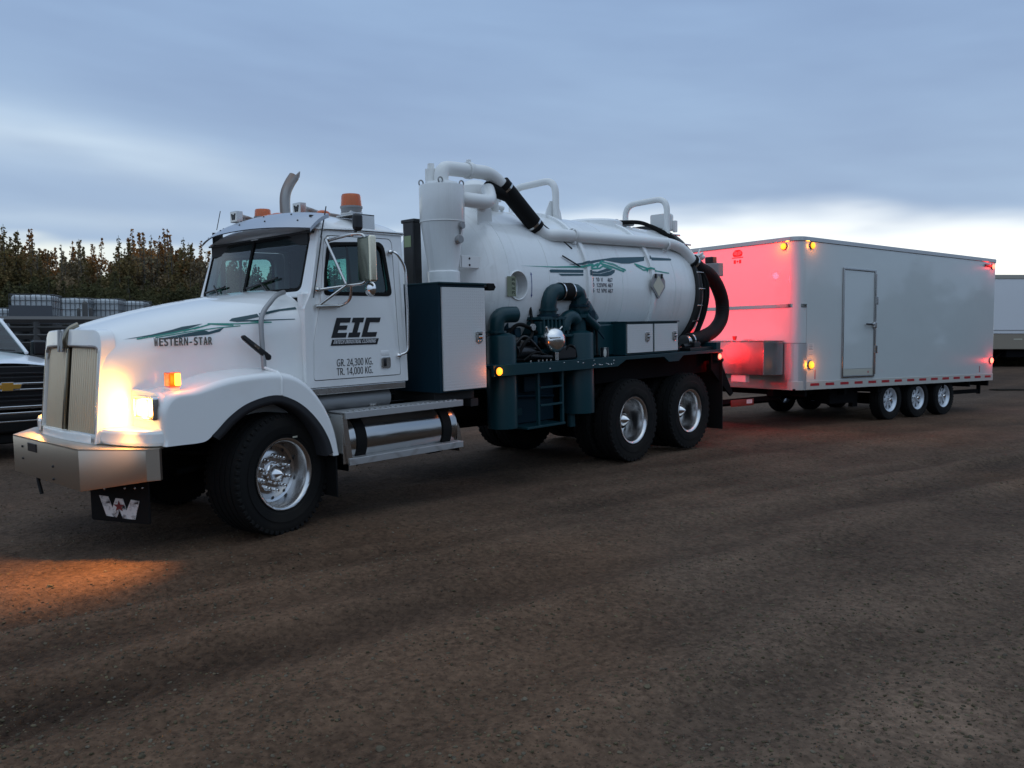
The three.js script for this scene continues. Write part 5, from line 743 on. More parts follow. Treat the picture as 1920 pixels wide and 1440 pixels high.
// ---------------------------------------------------------------- white box trailer hitched behind the truck
const B = thing('box_trailer', 'white enclosed box trailer with side door hitched behind the vacuum truck', 'trailer');
B.position.set(8.9992, 0.1073, 1.5647); B.rotation.y = -0.2098;
{
  const Lx = 6.447, W = 2.55, yb = 0.80, yt = 3.235, r = 0.22;
  const planShape = (x0, x1, z0, z1, R) => roundPoly([[x0, z0, R], [x1, z0, 0.03], [x1, z1, 0.03], [x0, z1, R]], 0.03, 10);
  const slab = (y0, y1, off) => warp(ext(planShape(-off, Lx + off, -W - off, off, r), y1 - y0, 0), (x, z, d) => [x, y0 + d, z]);
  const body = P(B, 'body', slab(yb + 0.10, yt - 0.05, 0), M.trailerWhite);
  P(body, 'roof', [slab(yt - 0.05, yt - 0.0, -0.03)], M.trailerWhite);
  P(body, 'roof_rail', [warp(ext(planShape(-0.012, Lx + 0.012, -W - 0.012, 0.012, r), 0.075, 0.01), (x, z, d) => [x, yt - 0.08 + d, z])], M.alu);
  P(body, 'bottom_rail', [warp(ext(planShape(-0.008, Lx + 0.008, -W - 0.008, 0.008, r), 0.14, 0.004), (x, z, d) => [x, yb - 0.02 + d, z])], std([0.50, 0.50, 0.46], { roughness: 0.5, metalness: 0.3 }));
  P(body, 'nose_strip', [warp(ext([[-0.010, -W + 0.20], [-0.010, -0.2], [0.0, -0.2], [0.0, -W + 0.2]], 0.055, 0), (x, z, d) => [x, 2.105 + d, z]), warp(curvedStrip(r, 0.010, 0.055), (x, y, z) => [x, y + 2.105, z])], M.alu);
  P(body, 'panel_seam', [bx(0.2275, 0.2305, yb + 0.12, 2.13, -0.002, 0.003, 0)], M.greyMetal);
  P(body, 'stone_guard', [warp(ext([[-0.012, -W + 0.22], [-0.012, -0.22], [0.0, -0.22], [0.0, -W + 0.22]], 0.725, 0), (x, z, d) => [x, yb + d + 0.003, z]), warp(curvedStrip(r, 0.012, 0.725), (x, y, z) => [x, y + yb + 0.003, z]), bx(r - 0.005, r + 0.02, yb, yb + 0.725, 0.0, 0.012, 0.002)].map(g => uvBox(g, 9)), M.aluQuilt);
  P(body, 'guard_lip', [bx(-0.016, -0.004, yb + 0.725, yb + 0.738, -W + 0.2, -0.2, 0.002), warp(curvedStrip(r, 0.016, 0.013), (x, y, z) => [x, y + yb + 0.725, z])], M.greyMetal);
  // side door
  const d = GR(B, 'side_door');
  P(d, 'door_frame', ext([[1.19, 0.955], [2.145, 0.955], [2.145, 2.79], [1.19, 2.79]], 0.028, 0.006, [[[1.222, 0.985], [1.222, 2.76], [2.11, 2.76], [2.11, 0.985]]]), M.alu);
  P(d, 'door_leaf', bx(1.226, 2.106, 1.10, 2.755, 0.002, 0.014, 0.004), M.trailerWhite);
  P(d, 'kick_plate', bx(1.226, 2.106, 0.988, 1.096, 0.002, 0.016, 0.003), std([0.42, 0.42, 0.36], { roughness: 0.5 }));
  P(d, 'door_bar', [rod([2.128, 1.0, 0.04], [2.128, 2.72, 0.04], 0.010)], M.alu);
  EACH(d, 'hinge', [2.27, 1.43].map(y => bx(2.12, 2.19, y - 0.07, y + 0.07, 0.012, 0.05, 0.012)), M.alu);
  P(d, 'latch', [bx(2.06, 2.15, 1.80, 1.90, 0.02, 0.06, 0.012), rod([2.07, 1.86, 0.06], [1.98, 1.86, 0.065], 0.014)], M.steel);
  P(d, 'door_handle', [rod([2.03, 1.855, 0.06], [1.82, 1.862, 0.062], 0.018, 0.013)], M.black);
  P(d, 'kick_plate_mark', bx(1.95, 1.975, 1.02, 1.06, 0.016, 0.018, 0), M.redTape);
  // reflective tape, one strip per dash
  for (let i = 0; i < 15; i++) { const x = 0.35 + i * 0.411; P(B, 'reflector_strip', bx(x, Math.min(x + 0.235, Lx - 0.02), 0.842, 0.885, 0.008, 0.0105, 0), M.redTape); }
  EACH(B, 'document_sticker', [bx(0.29, 0.43, 1.40, 1.53, 0.0, 0.002, 0), bx(0.29, 0.42, 1.33, 1.36, 0.0, 0.002, 0)], std([0.60, 0.60, 0.58]));
  P(B, 'sticker_text', [1.50, 1.475, 1.45, 1.43, 1.345].map((y, i) => bx(0.305, 0.415 - 0.03 * hash(i, 3), y, y + 0.008, 0.002, 0.003, 0)), M.greyMetal);
  EACH(B, 'warning_sticker', [bx(0.47, 0.49, 0.95, 1.10, 0, 0.002, 0), bx(5.88, 5.905, 0.955, 1.08, 0, 0.002, 0)], M.redTape);
  P(B, 'maker_crest', [warp(ext(roundPoly([[-1.30, 3.06], [-1.12, 3.06], [-1.10, 3.12], [-1.15, 3.175], [-1.27, 3.175], [-1.32, 3.12]], 0.05), 0.002, 0), (z, y, q) => [-0.001 - q, y - 0.06, z]), warp(bx(-1.33, -1.09, 2.975, 2.99, 0, 0.002, 0), (z, y, q) => [-0.001 - q, y, z])], M.red);
  P(B, 'crest_wing', [-1, 1].flatMap(s => [0, 1, 2].map(i => warp(bx(-0.05, 0.05, -0.004, 0.004, 0, 0.001, 0), (a, b, q) => [-0.0035 - q, 3.04 + i * 0.022 + b + s * a * 0.25, -1.21 + s * 0.045 + a * 0.8]))), std([0.6, 0.4, 0.4]));
  P(B, 'flag_sticker', [warp(bx(-1.29, -1.245, 2.885, 2.945, 0, 0.002, 0), (z, y, q) => [-0.001 - q, y, z]), warp(bx(-1.175, -1.13, 2.885, 2.945, 0, 0.002, 0), (z, y, q) => [-0.001 - q, y, z]), warp(ext([[-1.21, 2.942], [-1.202, 2.926], [-1.188, 2.93], [-1.192, 2.912], [-1.208, 2.905], [-1.208, 2.888], [-1.212, 2.888], [-1.212, 2.905], [-1.228, 2.912], [-1.232, 2.93], [-1.218, 2.926]], 0.002, 0), (z, y, q) => [-0.001 - q, y, z])], M.red);
  // lamps
  const lampAt = (name, x, y, z, mat, col, I, dir, rr_ = 0.052) => { const l = GR(B, name); const s = dir === 'x' ? [0.5, 1, 1] : [1, 1, 0.5]; P(l, 'base', at(dir === 'x' ? new THREE.CylinderGeometry(rr_ + 0.004, rr_ + 0.004, 0.02, 20).rotateZ(Math.PI / 2) : new THREE.CylinderGeometry(rr_ + 0.004, rr_ + 0.004, 0.02, 20).rotateX(Math.PI / 2), x, y, z), M.darkMetal); P(l, 'lens', at(new THREE.SphereGeometry(rr_, 18, 12).scale(...s), x + (dir === 'x' ? -0.014 : 0), y, z + (dir === 'x' ? 0 : 0.014)), mat); glow(B, x + (dir === 'x' ? -0.06 : 0), y, z + (dir === 'x' ? 0 : 0.06), col, I, 2); };
  lampAt('clearance_lamp', -0.012, 3.085, -0.27, L.amberHot, 0xff8a1a, 0.22, 'x');
  lampAt('clearance_lamp', 0.33, 3.095, 0.012, L.amberHot, 0xff8a1a, 0.16, 'z');
  lampAt('side_marker_lamp', 0.345, 1.185, 0.012, L.amberHot, 0xff8a1a, 0.24, 'z', 0.062);
  lampAt('tail_marker_lamp', 6.30, 3.075, 0.012, L.redHot, 0xff2018, 0.14, 'z', 0.048);
  P(B, 'lamp_wire_cover', bx(5.98, 6.22, 3.06, 3.11, 0.0, 0.03, 0.012), M.redTape);
  lampAt('tail_marker_lamp', 6.33, 1.185, 0.012, L.redHot, 0xff2018, 0.22, 'z', 0.055);
  // tongue box and tongue
  const tb = P(B, 'tongue_box', bx(-0.52, -0.03, 1.02, 1.562, -2.15, -0.235, 0.012), std([0.42, 0.42, 0.42], { metalness: 0.95, roughness: 0.3, roughnessMap: smudge }));
  P(tb, 'box_lid', bx(-0.535, -0.025, 1.562, 1.578, -2.16, -0.225, 0.004), M.steel);
  EACH(tb, 'lid_latch', [[-0.3, 1.60, -1.0], [-0.3, 1.585, -0.72]].map(([x, y, z], i) => i ? bx(x - 0.05, x + 0.05, 1.578, 1.592, z - 0.05, z + 0.05, 0.004) : at(new THREE.CylinderGeometry(0.04, 0.025, 0.07, 14), x, 1.615, z)), M.red);
  P(B, 'chassis', [bx(0.05, Lx, 0.66, 0.78, -0.60, -0.48, 0), bx(0.05, Lx, 0.66, 0.78, -2.07, -1.95, 0), ...[0.3, 1.4, 2.4, 3.6, 4.6, 5.6, 6.35].map(x => bx(x, x + 0.06, 0.67, 0.775, -W + 0.06, -0.06, 0)), bx(0.02, Lx - 0.02, 0.775, 0.80, -W + 0.05, -0.05, 0), ...[2.9, 3.8, 4.7].map(x => rod([x, 0.46, -0.2], [x, 0.46, -W + 0.2], 0.045)), ...[-0.54, -2.0].flatMap(z => [bx(2.4, 5.1, 0.54, 0.62, z - 0.03, z + 0.03, 0), bx(2.3, 2.45, 0.5, 0.7, z - 0.04, z + 0.04, 0)]), bx(1.2, 1.9, 0.5, 0.75, -0.5, -0.2, 0.01), bx(1.95, 2.1, 0.42, 0.7, -0.34, -0.26, 0)], M.frame);
  EACH(B, 'tongue', [flatBar([0.3, 0.62, -0.55], [-1.25, 0.50, -1.22], 0.08, 0.13), flatBar([0.3, 0.62, -2.0], [-1.25, 0.50, -1.32], 0.08, 0.13)], M.frame);
  P(B, 'tongue_reflector', [warp(bx(0.05, 0.42, 0, 0.11, 0, 0.012, 0.002), (x, y, q) => [-0.62 + x, 0.485 + y + (x) * 0.075, -0.86 + x * 0.43 + q])], M.tongue);
  EACH(B, 'tongue_sticker', [warp(bx(0.30, 0.39, 0.035, 0.10, 0, 0.003, 0), (x, y, q) => [-0.62 + x, 0.485 + y + x * 0.075, -0.86 + x * 0.43 + 0.012 + q]), bx(-0.50, -0.40, 0.9, 1.02, -0.9, -0.6, 0.01)], M.pipeWhite);
  P(B, 'coupler', [bx(-1.45, -1.15, 0.44, 0.54, -1.32, -1.22, 0.02), at(new THREE.TorusGeometry(0.06, 0.022, 10, 20).rotateX(Math.PI / 2), -1.5, 0.49, -1.27), rod([-1.0, 0.2, -1.27], [-1.0, 1.0, -1.27], 0.04)], M.frame);
  EACH(B, 'rear_leg', [bx(6.30, 6.36, 0.50, 0.78, -0.25, -0.19, 0.004), bx(5.05, 6.36, 0.52, 0.60, -0.24, -0.20, 0.004), bx(6.30, 6.36, 0.50, 0.78, -2.35, -2.29, 0.004)], M.frame);
  P(B, 'mud_guard', [bx(2.35, 5.2, 0.755, 0.775, -0.3, -0.02, 0.004)], M.frame);
  for (const s of [0, 1]) for (let i = 0; i < 3; i++) {
    const w = GR(B, 'wheel'); w.position.set(2.82 + 0.93 * i, 0.518, s ? -W + 0.165 : -0.165); if (s) w.rotation.y = Math.PI; w.rotation.z = i * 0.4 + s;
    if (!s) w.rotation.x = 0;
    P(w, 'tyre', tyreGeo(0.362, 0.225, 0.205, 40, 3), M.tyre);
    const spokes = 5, white = std([0.62, 0.66, 0.70], { roughness: 0.4, metalness: 0.5 });
    P(w, 'rim', [lathe([[0.19, -0.1], [0.186, 0.02], [0.19, 0.06], [0.198, 0.075], [0.213, 0.082], [0.216, 0.09], [0.212, 0.096], [0.202, 0.094], [0.19, 0.085], [0.18, 0.06], [0.172, 0.05], [0.17, 0.044]], 44, 'z'), lathe([[0.085, 0.05], [0.075, 0.058], [0.03, 0.06], [0.0, 0.06]], 30, 'z'), ...Array.from({ length: 8 }, (_, k) => ext(roundPoly([[0.06, -0.026], [0.178, -0.034], [0.178, 0.034], [0.06, 0.026]], 0.01), 0.016, 0.004).translate(0, 0, 0.038).rotateZ(k / 8 * Math.PI * 2))], white);
    P(w, 'rim_back', lathe([[0.172, 0.015], [0.0, 0.012]], 30, 'z'), M.black);
    P(w, 'hub_cap', [lathe([[0.04, 0.06], [0.038, 0.10], [0.028, 0.115], [0, 0.118]], 20, 'z'), ...ring(6, 0.062, (a, b) => at(lathe([[0.011, 0], [0.009, 0.02], [0, 0.024]], 8, 'z'), a, b, 0.06))], M.chrome);
  }
}
function curvedStrip(r, off, h) { // rounded front corner of the trailer, near side
  return mergeGeometries([0, -1].map(side => prep(surf((u, v) => { const a = Math.PI * (1 - 0.5 * u), R = r + off; const x = r + R * Math.cos(a), z = -r + R * Math.sin(a); return [x, v * h, side ? -2.55 - z : z, u * 0.35, v * h]; }, 10, 1))));
}
// ---------------------------------------------------------------- pickup at the left, nose towards the yard
{
  const K = thing('pickup_truck', 'white pickup with black grille and gold emblem beyond the tank truck nose', 'pickup');
  K.position.set(-0.15, 0.0, -5.57); K.rotation.y = 1.658;
  const white = phy([0.78, 0.79, 0.80], { roughness: 0.3, clearcoat: 0.7, clearcoatRoughness: 0.08 });
  const body = P(K, 'body', [surf((u, v) => { const z = lerp(-0.98, 0.98, v), k = Math.abs(z / 0.98) ** 4; return [lerp(0.02 + 0.10 * k, 1.42, u), lerp(1.335, 1.52, u ** 0.8) + 0.03 * Math.cos(z * 3.2) * (1 - k) - 0.09 * k, z]; }, 14, 24),
    ...[1, -1].flatMap(s => [ext([[0.1, 0.75], [0.1, 1.29], [1.45, 1.40], [3.9, 1.40], [6.0, 1.42], [6.0, 0.62], [5.35, 0.62], [5.2, 0.95], [4.95, 1.05], [4.6, 1.05], [4.35, 0.95], [4.2, 0.55], [1.55, 0.55], [1.4, 0.92], [1.15, 1.04], [0.8, 1.04], [0.55, 0.92], [0.42, 0.62]], 0.06, 0.01).translate(0, 0, s > 0 ? 0.93 : -0.99)]), bx(3.9, 6.0, 0.8, 0.9, -0.93, 0.93), bx(5.94, 6.0, 0.8, 1.42, -0.95, 0.95), bx(3.85, 3.92, 0.8, 1.42, -0.93, 0.93)], white);
  P(body, 'cab_roof', [warp(ext(roundPoly([[1.95, 2.01, 0.05], [2.3, 2.065], [3.5, 2.05], [3.78, 2.01, 0.05]], 0.1).concat([[3.75, 1.99], [1.98, 1.99]]), 1.5, 0.02), (x, y, z) => [x, y, z - 0.75])], white);
  EACH(body, 'pillar', [1, -1].flatMap(s => [rod([1.36, 1.49, s * 0.82], [2.0, 2.01, s * 0.70], 0.03), rod([2.75, 1.42, s * 0.92], [2.75, 2.01, s * 0.74], 0.045), rod([3.9, 1.42, s * 0.9], [3.72, 2.01, s * 0.74], 0.06)]), white);
  P(K, 'windscreen', surf((u, v) => { const z = lerp(-1, 1, u), y = lerp(1.50, 2.005, v); return [lerp(1.36, 2.0, v) - 0.10 * (1 - z * z), y, z * lerp(0.82, 0.70, v)]; }, 12, 2), M.glass);
  EACH(K, 'side_glass', [1, -1].map(s => warp(ext([[1.45, 1.43], [2.02, 1.99], [3.7, 1.99], [3.85, 1.43]], 0.006, 0), (x, y, d) => [x, y, s * (lerp(0.90, 0.72, (y - 1.43) / 0.56) + d)])), M.glassDark);
  P(K, 'cabin', [bx(1.5, 3.8, 0.7, 1.40, -0.9, 0.9), bx(2.3, 2.5, 1.4, 1.75, 0.2, 0.65, 0.04), bx(2.3, 2.5, 1.4, 1.75, -0.65, -0.2, 0.04), bx(3.7, 3.78, 1.4, 1.92, -0.72, 0.72)], M.seat);
  EACH(K, 'wiper', [rod([1.27, 1.53, 0.62], [1.30, 1.575, -0.05], 0.012), rod([1.27, 1.53, 0.05], [1.30, 1.575, -0.6], 0.012)], M.black);
  const g = P(K, 'grille', [bx(0.0, 0.12, 0.72, 1.325, -0.84, 0.84, 0.02), ...[1.22, 1.16, 0.90, 0.84].map(y => bx(-0.02, 0.02, y - 0.015, y + 0.015, -0.62, 0.62, 0.006))], M.black);
  P(g, 'grille_bar', [bx(-0.04, 0.0, 1.065, 1.095, -0.64, 0.64, 0.008), bx(-0.04, 0.0, 0.985, 1.01, -0.64, 0.64, 0.008), bx(-0.04, 0.01, 0.735, 0.775, -0.84, 0.84, 0.01), bx(-0.04, 0.01, 0.655, 0.69, -0.88, 0.88, 0.01)], M.chrome);
  const bow = k => [[-0.19, -0.035], [-0.17, 0.035], [-0.075, 0.035], [-0.08, 0.062], [0.08, 0.062], [0.075, 0.035], [0.19, 0.035], [0.17, -0.035], [0.075, -0.035], [0.07, -0.062], [-0.08, -0.062], [-0.075, -0.035]].map(([a, b]) => [a * k, b * (k < 1 ? k * 0.94 : k)]);
  P(g, 'emblem_rim', warp(ext(bow(1), 0.016, 0.004), (z, y, d) => [-0.045 - d, 1.045 + y, z]), M.chrome);
  P(g, 'emblem', warp(ext(bow(0.93), 0.02, 0.004), (z, y, d) => [-0.047 - d, 1.045 + y, z]), std([0.55, 0.30, 0.05], { metalness: 0.6, roughness: 0.45 }));
  P(K, 'bumper', [bx(-0.08, 0.12, 0.40, 0.66, -0.98, 0.98, 0.05), bx(-0.02, 0.1, 0.26, 0.40, -0.8, 0.8, 0.03)], M.rubber);
  P(K, 'bumper_trim', [bx(-0.085, -0.07, 0.555, 0.575, -0.9, 0.9, 0.004)], M.chrome);
  for (const s of [1, -1]) { P(K, 'headlight', bx(0.0, 0.14, 0.98, 1.27, s > 0 ? 0.66 : -0.95, s > 0 ? 0.95 : -0.66, 0.03), M.glassDark); P(K, 'door_mirror', bx(1.55, 1.68, 1.45, 1.68, s > 0 ? 1.0 : -1.2, s > 0 ? 1.2 : -1.0, 0.03), M.black); }
  P(K, 'underbody', [bx(0.3, 5.6, 0.45, 0.75, -0.5, 0.5), rod([0.98, 0.42, -0.8], [0.98, 0.42, 0.8], 0.05), rod([4.75, 0.42, -0.8], [4.75, 0.42, 0.8], 0.05)], M.frame);
  for (const x of [0.98, 4.75]) for (const s of [1, -1]) { const w = GR(K, 'wheel'); w.position.set(x, 0.41, s * 0.84); if (s < 0) w.rotation.y = Math.PI; P(w, 'tyre', tyreGeo(0.41, 0.26, 0.235, 40, 3), M.tyre); P(w, 'rim', lathe([[0.22, -0.1], [0.215, 0.05], [0.24, 0.1], [0.23, 0.11], [0.2, 0.07], [0.1, 0.06], [0.05, 0.08], [0, 0.08]], 30, 'z'), M.steel); }
}
// ---------------------------------------------------------------- caged liquid totes in the back left
{
  const bottleClear = phy([0.46, 0.49, 0.50], { roughness: 0.45 }), cageM = std([0.12, 0.125, 0.13], { metalness: 0.7, roughness: 0.5 }), sheet = std([0.085, 0.09, 0.10], { metalness: 0.4, roughness: 0.6 }), pal = std([0.09, 0.085, 0.075], { roughness: 0.9 }), dull = std([0.16, 0.165, 0.17], { roughness: 0.7 });
  const build = (kind) => {
    const t = new THREE.Group(); const w = 1.2, d = 1.0, h = 0.90, y0 = 0.13;
    P(t, 'bottle', [bx(-w / 2 + 0.03, w / 2 - 0.03, y0 + 0.01, y0 + h, -d / 2 + 0.03, d / 2 - 0.03, 0.09), at(new THREE.CylinderGeometry(0.11, 0.11, 0.06, 18), 0, y0 + h + 0.02, 0)], kind === 2 ? dull : bottleClear);
    const bars = []; const r = 0.0115;
    for (let i = 0; i <= 8; i++) { const x = -w / 2 + w * i / 8; for (const s of [-1, 1]) bars.push(rod([x, y0, s * d / 2], [x, y0 + h + 0.02, s * d / 2], r, r, 6)); }
    for (let i = 0; i <= 6; i++) { const z = -d / 2 + d * i / 6; for (const s of [-1, 1]) bars.push(rod([s * w / 2, y0, z], [s * w / 2, y0 + h + 0.02, z], r, r, 6)); }
    for (const k of [0, 0.28, 0.55, 0.8, 1]) { const y = y0 + 0.02 + h * k; for (const s of [-1, 1]) { bars.push(rod([-w / 2, y, s * d / 2], [w / 2, y, s * d / 2], r, r, 6), rod([s * w / 2, y, -d / 2], [s * w / 2, y, d / 2], r, r, 6)); } }
    P(t, 'cage', bars, cageM);
    P(t, 'pallet', [bx(-w / 2, w / 2, 0.09, 0.13, -d / 2, d / 2, 0.005), ...[-1, 0, 1].flatMap(i => [-1, 0, 1].map(j => bx(i * 0.53 - 0.06, i * 0.53 + 0.06, 0, 0.09, j * 0.43 - 0.06, j * 0.43 + 0.06, 0.004)))], pal);
    if (kind === 1) P(t, 'cover_sheet', [bx(-w / 2 - 0.005, w / 2 + 0.005, y0, y0 + 0.58, d / 2 + 0.012, d / 2 + 0.02, 0.002), bx(-w / 2 - 0.02, -w / 2 - 0.014, y0, y0 + 0.62, -d / 2, d / 2, 0.001)], sheet);
    return t;
  };
  const protos = [0, 1, 2].map(build);
  const put = (kind, px, depth, y, label, turn = 0, group) => {
    const f = [0.7321, -0.6794], r = [0.6802, 0.733], l = (px - 960) / 1553 * depth, x = camera.position.x + f[0] * depth + r[0] * l, z = camera.position.z + f[1] * depth + r[1] * l;
    const o = protos[kind].clone(); o.name = numbered('liquid_tote'); o.userData = { label, category: 'tote' }; if (group) o.userData.group = group; o.position.set(x, y, z); o.rotation.y = -0.62 + turn; scene.add(o); return o;
  };
  const G1 = 'totes of the lower tiers in the stack', G2 = 'white caged totes along the top of the stack';
  const g0 = gy(5, -21.5) - 0.1, H = 1.05;
  for (let k = 0; k < 7; k++) for (let l = 0; l < 2; l++) put(2, -60 + 82 * k, 26.4 + 0.1 * k, g0 + l * H, 'dull grey caged tote in the lower tiers of the stack', rr(-0.04, 0.04), G1);
  put(1, 72, 26.2, g0 + 2 * H - 0.02, 'tall caged tote with dark sheet over its lower half, on top of the stack', 0.02);
  put(0, -6, 27.5, g0 + 2 * H - 0.38, 'white caged tote at the far end beside the sheet-covered tote', -0.05);
  put(0, 143, 29.6, g0 + 2 * H + 0.06, 'white caged tote just past the sheet-covered tote, before the posts', 0.03);
  const more = [[200, 30.5], [250, 32]]; more.forEach(([p, d], i) => put(0, p, d, g0 + 2 * H + 0.08, ['white caged tote just beyond the posts, partly behind the hood', 'white caged tote second beyond the posts, its top above the hood'][i], rr(-0.1, 0.1), G2));
  // rail and board wall in front of the stack
  const at2 = (px, depth) => { const f = [0.7321, -0.6794], r = [0.6802, 0.733], l = (px - 960) / 1553 * depth; return [camera.position.x + f[0] * depth + r[0] * l, camera.position.z + f[1] * depth + r[1] * l]; };
  const a = at2(-120, 25.2), b = at2(260, 25.6), fc = thing('slatted_wall', 'weathered grey slatted board wall with a top rail before the totes', 'wall');
  const gg = gy(a[0], a[1]) - 0.15, wood = [0.075, 0.09, 0.062].map(v => std([v * 1.02, v, v * 0.97], { roughness: 0.9 }));
  P(fc, 'top_rail', flatBar([a[0], 2.36, a[1]], [b[0], 2.36, b[1]], 0.16, 0.14), std([0.11, 0.105, 0.10], { roughness: 0.85 }));
  const n = 9; for (let i = 0; i < n; i++) { if (i === 3 || i === 5) { P(fc, 'board', flatBar([a[0], 0.2 + i * 0.235, a[1]], [lerp(a[0], b[0], 0.45), 0.2 + i * 0.235, lerp(a[1], b[1], 0.45)], 0.15, 0.05), wood[i % 3]); continue; } P(fc, 'board', flatBar([a[0], 0.2 + i * 0.235, a[1]], [b[0], 0.2 + i * 0.235, b[1]], 0.17, 0.05), wood[i % 3]); }
  for (let i = 0; i <= 4; i++) { const t = i / 4, x = lerp(a[0], b[0], t), z = lerp(a[1], b[1], t); P(fc, 'post', bx(x - 0.08, x + 0.08, gg, 2.30, z - 0.08, z + 0.08, 0.01), wood[0]); }
  const posts = [[151, 27.5, 2.75, 0.055], [163, 27.2, 2.93, 0.085], [174, 27.6, 2.78, 0.05]];
  posts.forEach(([px, d, h, r], i) => { const [x, z] = at2(px, d), p = thing('wooden_post', ['thin grey post to the near side of the thick round post', 'thick round-topped grey post among the totes', 'thin grey post past the thick round post'][i], 'post'); p.position.set(x, gg, z); P(p, 'shaft', [at(new THREE.CylinderGeometry(r, r * 1.05, h - gg, 14), 0, (h - gg) / 2, 0), at(new THREE.SphereGeometry(r, 14, 8), 0, h - gg, 0)], std([0.10, 0.095, 0.09], { roughness: 0.9 })); });
}
// ---------------------------------------------------------------- autumn wood
const leafM = new THREE.MeshPhysicalMaterial({ vertexColors: true, roughness: 1, specularIntensity: 0.2, transmission: 0.25, thickness: 0, side: THREE.DoubleSide }), barkM = std([0.10, 0.09, 0.075], { roughness: 0.95 });
function crownGeo(h, w, n, pal, spires, size = 0.066) {
  const pos = new Float32Array(n * 18), col = new Float32Array(n * 18), stems = []; // n leaf clumps, each two crossed faces
  for (let i = 0; i < spires; i++) { const a = rr(0, 6.28), d = w * 0.42 * Math.sqrt(rnd()); stems.push([Math.cos(a) * d, Math.sin(a) * d, h * rr(0.70, 1.0), rr(0.30, 0.55) * w * 0.55]); }
  let k = 0; const e = new THREE.Euler(), v = new THREE.Vector3();
  const blobs = Array.from({ length: 26 }, () => { const s = stems[Math.floor(rnd() * spires)], t = rnd(); return [s[0] + rr(-0.4, 0.4) * w, h * lerp(0.08, 0.80, t), s[1] + rr(-0.4, 0.4) * w, rr(0.35, 0.8), rnd()]; });
  while (k < n) {
    let x, y, z, tone;
    if (rnd() < 0.42) { const s = stems[Math.floor(rnd() * spires)], t = Math.pow(rnd(), 0.75), prof = s[3] * (t > 0.82 ? 0.10 + 1.5 * (1 - t) : lerp(1.15, 0.62, (t / 0.82) ** 2)), a = rr(0, 6.28), d = prof * Math.sqrt(rnd()); if (t > 0.82 && rnd() < 0.66) continue; x = s[0] + Math.cos(a) * d; z = s[1] + Math.sin(a) * d; y = s[2] * t; tone = rnd() * 0.5 + t * 0.5; }
    else { const b = blobs[Math.floor(rnd() * blobs.length)], r = b[3] * Math.cbrt(rnd()), a = rr(0, 6.28), c = rr(-1, 1), q = Math.sqrt(1 - c * c); x = b[0] + r * q * Math.cos(a); z = b[2] + r * q * Math.sin(a); y = Math.max(0.05, b[1] + r * c * 0.8); tone = b[4]; }
    const c = pal[Math.floor(clamp(tone * 0.75 + 0.25 * rnd(), 0, 0.999) * pal.length)], m = rr(1.1, 2.1), s = size * rr(0.5, 1.25);
    e.set(rr(0, 6.28), rr(0, 6.28), rr(0, 6.28));
    [[-1, -0.5, 0], [1, -0.35, 0.2], [0.2, 1, -0.1], [0, -0.8, 0.9], [0.9, 0.5, -0.6], [-0.8, 0.7, 0.2]].forEach((p, i) => { v.set(...p).multiplyScalar(s).applyEuler(e); const o = k * 18 + i * 3; pos[o] = x + v.x; pos[o + 1] = y + v.y; pos[o + 2] = z + v.z; col[o] = c[0] * m; col[o + 1] = c[1] * m; col[o + 2] = c[2] * m; });
    k++;
  }
  const g = new THREE.BufferGeometry(); g.setAttribute('position', new THREE.BufferAttribute(pos, 3)); g.setAttribute('color', new THREE.BufferAttribute(col, 3)); g.computeVertexNormals();
  const tr = stems.flatMap(s => { const bend = [rr(-0.2, 0.2), rr(-0.2, 0.2)], out = [rod([s[0] * 0.35, 0, s[1] * 0.35], [s[0] + bend[0] * 0.4, s[2] * 0.55, s[1] + bend[1] * 0.4], 0.07, 0.04, 6), rod([s[0] + bend[0] * 0.4, s[2] * 0.55, s[1] + bend[1] * 0.4], [s[0], s[2] * 1.0, s[1]], 0.04, 0.008, 5)]; for (let i = 0; i < 7; i++) { const t = rr(0.4, 0.94), a = rr(0, 6.28), l = rr(0.25, 0.7) * (1.15 - t); out.push(rod([s[0], s[2] * t, s[1]], [s[0] + Math.cos(a) * l, s[2] * t + l * 1.5, s[1] + Math.sin(a) * l], 0.014, 0.004, 4)); } return out; });
  return [g, merge(tr)];
}
